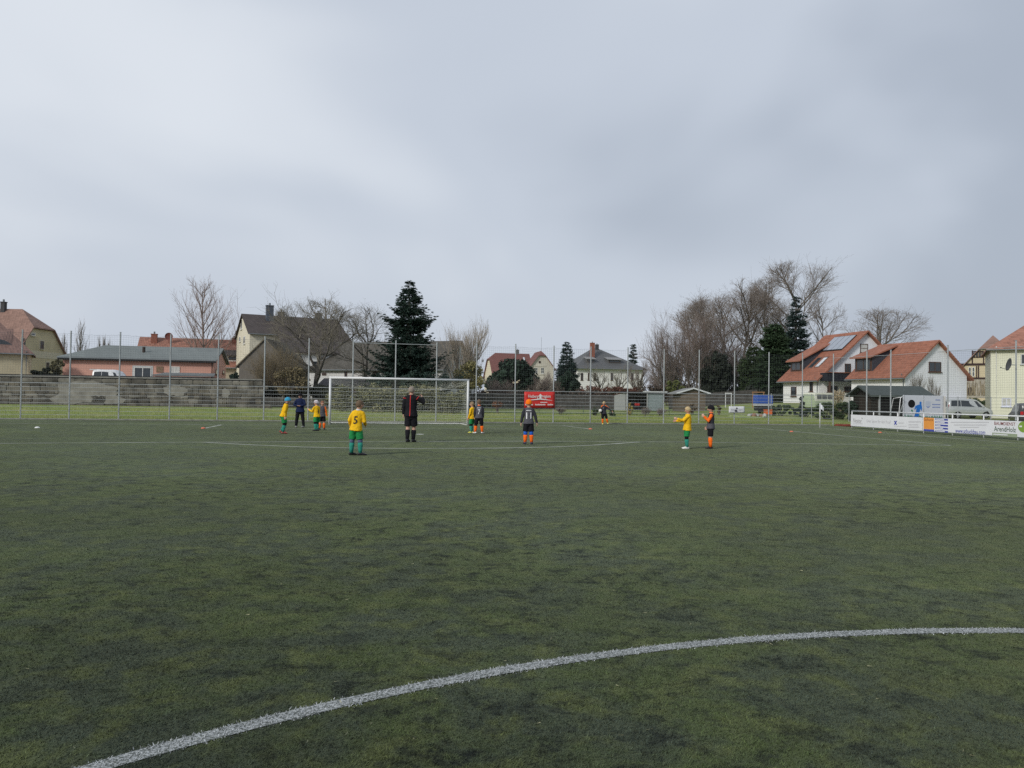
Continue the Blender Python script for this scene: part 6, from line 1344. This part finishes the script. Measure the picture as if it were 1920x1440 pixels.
VAN = [(0, .38, 1.02, 1.66, .86, .70), (.10, .30, 1.05, 1.84, .93, .80), (.6, .27, 1.05, 1.90, .95, .82), (2.5, .26, 1.04, 1.91, .95, .82), (3.15, .26, 1.03, 1.80, .95, .78), (3.6, .27, 1.02, 1.50, .94, .76), (4.02, .28, 1.0, 1.12, .93, .80), (4.55, .30, .86, .93, .90, .74), (4.82, .36, .66, .74, .80, .62), (4.88, .42, .56, .6, .7, .5)]
WV = [[(.22, .14), (1.25, .12), (1.25, .80), (.32, .80)], [(1.33, .12), (3.62, .16), (3.05, .80), (1.33, .80)]]
r0 = at(1767, 748, 76); gzv = gnz(r0.x + 2.3, 76.4)
ve, side, st = vehicle('silver_van', 'silver van parked behind the yard fence at right', (r0.x, r0.y, gzv), R(8), VAN, paint('silver_paint', (.50, .52, .53)), (.95, 3.95), WV, 'van')
for s_ in (-1, 1):
    MB().box((-.03, s_ * .80 - .07, .88), (.16, s_ * .80 + .09, 1.32)).build('tail_light', TAIL, ve, bevel=.03); MB().box((4.45, s_ * .68 - .14, .68), (4.74, s_ * .68 + .14, .84)).build('headlight', LAMP, ve, bevel=.03); MB().box((3.55, s_ * .98 - .06, 1.05), (3.70, s_ * .98 + .14, 1.22)).build('mirror', paint('silver_paint', (0, 0, 0)), ve, bevel=.03)
MB().box((-.02, -.6, 1.12), (.07, .6, 1.62)).build('rear_window', CGL, ve)
SUV = [(0, .40, .98, 1.45, .84, .66), (.08, .34, 1.02, 1.62, .90, .72), (.5, .30, 1.03, 1.74, .93, .76), (2.2, .30, 1.0, 1.74, .93, .76), (2.9, .30, 1.0, 1.35, .93, .76), (3.2, .30, .98, 1.06, .92, .8), (4.1, .34, .84, .90, .86, .7), (4.35, .42, .6, .66, .7, .5)]
p = at(1938, 748, 58); ve, side, st = vehicle('dark_car', 'dark grey car at the right edge seen from behind', (p.x, p.y, gnz(p.x, p.y)), R(68), SUV, paint('anthracite_paint', (.05, .053, .057)), (.8, 3.4), [[(.3, .12), (2.8, .12), (2.3, .78), (.45, .78)]], 'car')
for s_ in (-1, 1): MB().box((-.03, s_ * .74 - .1, .85), (.12, s_ * .74 + .1, 1.1)).build('tail_light', TAIL, ve)
MB().box((-.02, -.56, 1.06), (.10, .56, 1.45)).build('rear_window', CGL, ve); MB().box((-.03, -.26, .62), (.02, .26, .74)).build('number_plate', M('plate_white', (.6, .6, .58)), ve); MB().box((-.06, -.8, .34), (.06, .8, .52)).build('bumper', PLASTIC, ve)
BUS = [(0, .42, 1.05, 1.70, .80, .70), (.08, .34, 1.08, 1.86, .85, .76), (.4, .30, 1.08, 1.93, .86, .78), (3.7, .30, 1.08, 1.93, .86, .78), (4.05, .32, 1.05, 1.84, .85, .74), (4.25, .38, .98, 1.20, .82, .66), (4.3, .45, .8, .9, .75, .6)]
p = at(1516, 748, 80); ve, side, st = vehicle('vintage_bus', 'vintage pale green and white camper bus behind the shrubs', (p.x, p.y, at(1516, 735.5, 80).z - 1.95), R(28), BUS, paint('pale_green_paint', (.36, .43, .28), 0), (.8, 3.3), [[(.3, .2), (.95, .2), (.95, .78), (.3, .78)], [(1.05, .2), (1.75, .2), (1.75, .78), (1.05, .78)], [(1.85, .2), (2.55, .2), (2.55, .78), (1.85, .78)], [(2.7, .2), (3.6, .2), (3.5, .78), (2.7, .78)]], 'bus', roofm=paint('cream_paint', (.62, .63, .52), 0))
sheet('yard', [(-60, 64.5), (-21, 67), (-22, 84), (-60, 84)], 1.62, GRAVEL)
p = at(179, 748, 67.5); ve, side, st = vehicle('white_van', 'white van roof showing above the stone wall by the bungalow', (p.x, p.y, 1.63), R(6), [(x * .62, zb, zbelt, zt, hb, ht) for x, zb, zbelt, zt, hb, ht in VAN], paint('white_paint', (.66, .67, .68), 0), (.6, 2.45), [[(x * .62, t) for x, t in w_] for w_ in WV], 'van')
MB().box((-.25, -.7, 1.86), (.6, .7, 1.93)).build('roof_rack', M('pale_board', (0, 0, 0)), ve)

# ------------------------------------------------------------------ things at the right
# white shooting wall with painted player
c0, c1 = at(1694.5, 748, 53.6), at(1768, 748, 54.6); Lc = (Vector((c1.x, c1.y)) - Vector((c0.x, c0.y))).length; e = empty('shooting_wall', (c0.x, c0.y, 0), math.atan2(c1.y - c0.y, c1.x - c0.x)); tag(e, 'white shooting practice wall painted with a blue running figure', 'shooting wall')
MiT = (Matrix.Translation((c0.x, c0.y, 0)) @ Matrix.Rotation(math.atan2(c1.y - c0.y, c1.x - c0.x), 4, 'Z')).inverted()
zt = at(1730, 741.5, 54).z
MB().box((0, 0, .25), (Lc, .1, zt)).build('panel', M('shooting_wall_white', (.56, .59, .63), rough=.5, var=.04), e, bevel=.02)
for x_ in (-.02, Lc * .485, Lc - .04): MB().box((x_, -.03, .3), (x_ + .06, -.002, zt + .02)).build('edge_profile', M('profile_grey', (.42, .44, .46)), e)
MB().box((Lc + .03, -.02, .0), (Lc + .22, .06, zt - .02)).build('end_post', M('cream_panel', (.62, .60, .55)), e)
for x_ in (.2, Lc - .3): MB().prism([(x_, .1, zt - .3), (x_ + .06, .1, zt - .3), (x_ + .06, 1.0, .0), (x_, 1.0, 0)], (0, .06, 0)).build('stay', GALV, e)
def TP(u, v, l=.006): o_ = MiT @ CAMP; d = MiT.to_3x3() @ ray(u, v); t = (-l - o_.y) / d.y; return o_ + d * t
def decal(pts, mat, nm, l=.006): MB().add([TP(u, v, l) for u, v in pts], [tuple(range(len(pts)))]).build(nm, mat, e)
BLU = M('player_blue', (.02, .16, .52)); GRP = M('painted_grass', (.02, .22, .11))
decal([(1709.3 + 6.6 * math.cos(t), 757 + 7.6 * math.sin(t)) for t in np.linspace(0, 6.283, 25)[:-1]], M('painted_hole_black', (.008, .008, .009)), 'painted_hole')  # flat black disc paints the darkness of the hole
decal([(1726 + 2.1 * math.cos(t), 755.6 + 2.7 * math.sin(t)) for t in np.linspace(0, 6.283, 13)[:-1]], BLU, 'painted_figure')
decal([(1723, 758.4), (1727.8, 758), (1729, 764), (1728.6, 770), (1727, 770), (1726.5, 765.5), (1724.6, 771), (1722.6, 781), (1714, 781), (1717.6, 771), (1718.4, 764.5), (1716, 768), (1714.2, 767.4), (1716.4, 761)], BLU, 'painted_figure', .008)
g = random.Random(2)
for i in range(26):
    u = 1696.5 + i * 2.75; hh = g.uniform(2.5, 6.5)
    if 1712 < u < 1724: continue
    decal([(u - 1.5, 782 + i * .1), (u + 1.5, 782 + i * .1), (u + g.uniform(-1.2, 1.2), 782 + i * .1 - hh)], GRP, 'painted_grass_tuft')
decal([(1708, 770), (1710, 767), (1712, 771), (1710.6, 772.5)], GRP, 'painted_grass_tuft')
EMB = M('faded_blue', (.22, .28, .48)); decal([(1735.5, 752.5), (1745, 752.5), (1745, 761), (1740.2, 765), (1735.5, 761)], M('emblem_pale', (.45, .50, .58)), 'crest'); decal([(1736.5, 762), (1744, 762), (1740.2, 765.4)], EMB, 'crest', .009)
for (a_, b_, y_) in ((1748, 1763, 757.5), (1748, 1763, 762.5), (1754, 1763, 749)): decal([(a_, y_), (b_, y_ + .2), (b_, y_ + 2), (a_, y_ + 1.8)], EMB, 'print')
# small goal frame left of it
p0 = at(1683, 788, 53); e = empty('training_goal', (p0.x, p0.y, 0)); tag(e, 'white tubular frame of a small training goal beside the shooting wall', 'goal'); zt2 = at(1690, 744, 53).z
MB().tube([(0, 0, 0), (.24, .1, zt2 - .08), (.34, .12, zt2), (.46, .15, zt2)], .025, 8).build('front_frame', WHT, e, smooth=True); MB().tube([(.46, .15, zt2), (.5, 1.6, zt2 - .1), (.1, 1.6, 0)], .025, 8).build('back_frame', WHT, e, smooth=True)
# satellite dish on the fence post
c = at(1895, 684, 40.2); e = empty('satellite_dish', c, R(-20)); tag(e, 'dark satellite dish mounted on the tall fence post at right', 'satellite dish'); m = MB(); n = 20; vs = [(.0, 0, 0)]
for r_, d_ in ((.15, .02), (.26, .055), (.34, .10)): vs += [(-d_ + 0, r_ * .95 * math.cos(2 * math.pi * i / n), r_ * math.sin(2 * math.pi * i / n)) for i in range(n)]
m.add(vs, [(0, 1 + i, 1 + (i + 1) % n) for i in range(n)] + [(1 + k * n + i, 1 + (k + 1) * n + i, 1 + (k + 1) * n + (i + 1) % n, 1 + k * n + (i + 1) % n) for k in range(2) for i in range(n)])
o = m.build('dish', M('dish_dark', (.06, .062, .065), rough=.5), e, smooth=True); so = o.modifiers.new('s', 'SOLIDIFY'); so.thickness = .01; o.rotation_euler = (0, R(12), R(8))
MB().tube([(-.05, 0, -.28), (-.42, 0, -.16)], .012, 6).build('feed_arm', M('dish_dark', (0, 0, 0)), e); MB().ball((-.44, 0, -.14), .035, 8, 6).build('receiver', M('dish_dark', (0, 0, 0)), e); MB().tube([(.0, 0, 0), (.30, .2, 0)], .022, 6).build('bracket', GALV, e)
# blue trailer
c0 = at(1420, 748, 76); e = empty('blue_trailer', (c0.x, c0.y, 0), R(6)); tag(e, 'small trailer with blue tarpaulin left of the white house', 'trailer'); z0, z1 = at(1435, 757, 76).z, at(1435, 741, 76).z
m = MB().prism([(0, 0, z0), (1.62, 0, z0), (1.60, 0, z1 - .05), (1.5, 0, z1), (.1, 0, z1), (.02, 0, z1 - .05)], (0, 1.1, 0)); m.build('tarpaulin', M('blue_tarpaulin', (.035, .09, .36), rough=.5, var=.12, scale=3), e, bevel=.03)
MB().box((.02, .02, z0 - .22), (1.6, 1.08, z0 - .003)).build('side_boards', M('trailer_grey', (.42, .43, .44)), e); gb = gnz(c0.x, c0.y)
for y_ in (.05, 1.0): MB().tube([(.8, y_ - .07, gb + .28), (.8, y_ + .07, gb + .28)], .28, 16).build('wheel', TYRE, e)
MB().tube([(1.6, .5, gb + .4), (2.4, .5, gb + .42)], .03, 6).build('drawbar', GALV, e); MB().box((.1, .1, gb + .3), (1.55, 1.0, z0 - .23)).build('chassis', PLASTIC, e)
# heap below it: tarp, sacks, orange crate
p = gpt(1440, 68.5); o = MB().box((-.3, -.2, 0), (.32, .25, .36)); o.box((-.33, -.23, .362), (.35, .28, .42)); o = o.build('orange_crate', M('orange_crate', (.55, .13, .04), var=.15), bevel=.01); o.location = p + UPV * .25; tag(o, 'orange crate on the heap below the blue trailer', 'crate')
g = random.Random(12)
for i in range(7):
    p = gpt(1406 + i * 4.6 + g.uniform(-1, 1), 67.6 + g.uniform(-.4, .4)); m = MB(); m.ball((0, 0, .14), (g.uniform(.2, .32), .2, g.uniform(.15, .24)), 10, 7); o = m.build('garden_sack', M(['pale_sack', 'grey_sack', 'brown_sack'][i % 3], [(.42, .42, .40), (.22, .22, .21), (.26, .15, .10)][i % 3], var=.3, scale=5, bump=.6, bscale=8), smooth=True); o.location = p; o.rotation_euler = (g.uniform(-.2, .2), 0, g.uniform(0, 3))
    tag(o, 'lumpy filled %s sack, %s of the heap beside the small white banner' % (['pale', 'grey', 'brown'][i % 3], ['leftmost', 'second from left', 'third from left', 'middle', 'third from right', 'second from right', 'rightmost'][i]), 'sack', 'sacks in the heap')
a, b, c, d = gpt(1362, 66.6), gpt(1432, 66.2), gpt(1440, 69), gpt(1372, 69.5)
n = 12; vs = []
for j in range(5):
    for i in range(n + 1): q = a.lerp(b, i / n).lerp(d.lerp(c, i / n), j / 4); vs.append((q.x, q.y, float(gz(q.x, q.y)) + .03 + .10 * g.random() * (0 < j < 4)))
o = MB().add(vs, [(j * (n + 1) + i, j * (n + 1) + i + 1, (j + 1) * (n + 1) + i + 1, (j + 1) * (n + 1) + i) for j in range(4) for i in range(n)]).build('ground_sheet', M('pale_green_sheet', (.26, .32, .13), var=.2, scale=2), smooth=True); so = o.modifiers.new('s', 'SOLIDIFY'); so.thickness = .01; tag(o, 'pale green ground sheet spread under the heap', 'tarp')
# wooden swing frame / climbing frame bits in the gardens
p = gpt(1411, 82); e = empty('wooden_frame', p); tag(e, 'orange brown wooden frame left of the blue trailer', 'frame'); wdm = M('fresh_wood', (.32, .17, .08), var=.2); zt = zpix(1411, 736, 82) - p.z
for x_ in (0, 1.15): MB().box((x_, 0, 0), (x_ + .08, .08, zt)).build('post', wdm, e)
MB().box((-.05, 0, zt + .002), (1.28, .08, zt + .1)).build('beam', wdm, e)
p = gpt(1360, 84); e = empty('garden_goal', p); tag(e, 'small white frame behind the player in the black beanie', 'frame'); zt = zpix(1360, 738, 84) - p.z
for x_ in (0, .62): MB().box((x_, 0, 0), (x_ + .06, .06, zt)).build('post', WHT, e)
MB().box((-.03, 0, zt + .002), (.71, .06, zt + .09)).build('beam', WHT, e)
# child car / tractor under the carport
p = at(1193, 748, 85); e = empty('garden_tractor', (p.x, p.y, .46), R(10)); tag(e, 'small red garden tractor under the carport roof', 'tractor')
MB().box((-.5, 0, .2), (.5, .6, .5)).build('body', PLASTIC, e, bevel=.05); MB().box((-.05, .05, .502), (.45, .55, .78)).build('hood', M('red_paint', (.42, .03, .025), rough=.4), e, bevel=.06)
for x_ in (-.35, .35):
    for y_ in (-.05, .62): MB().tube([(x_, y_ - .07, .2), (x_, y_ + .07, .2)], .2, 12).build('wheel', TYRE, e)
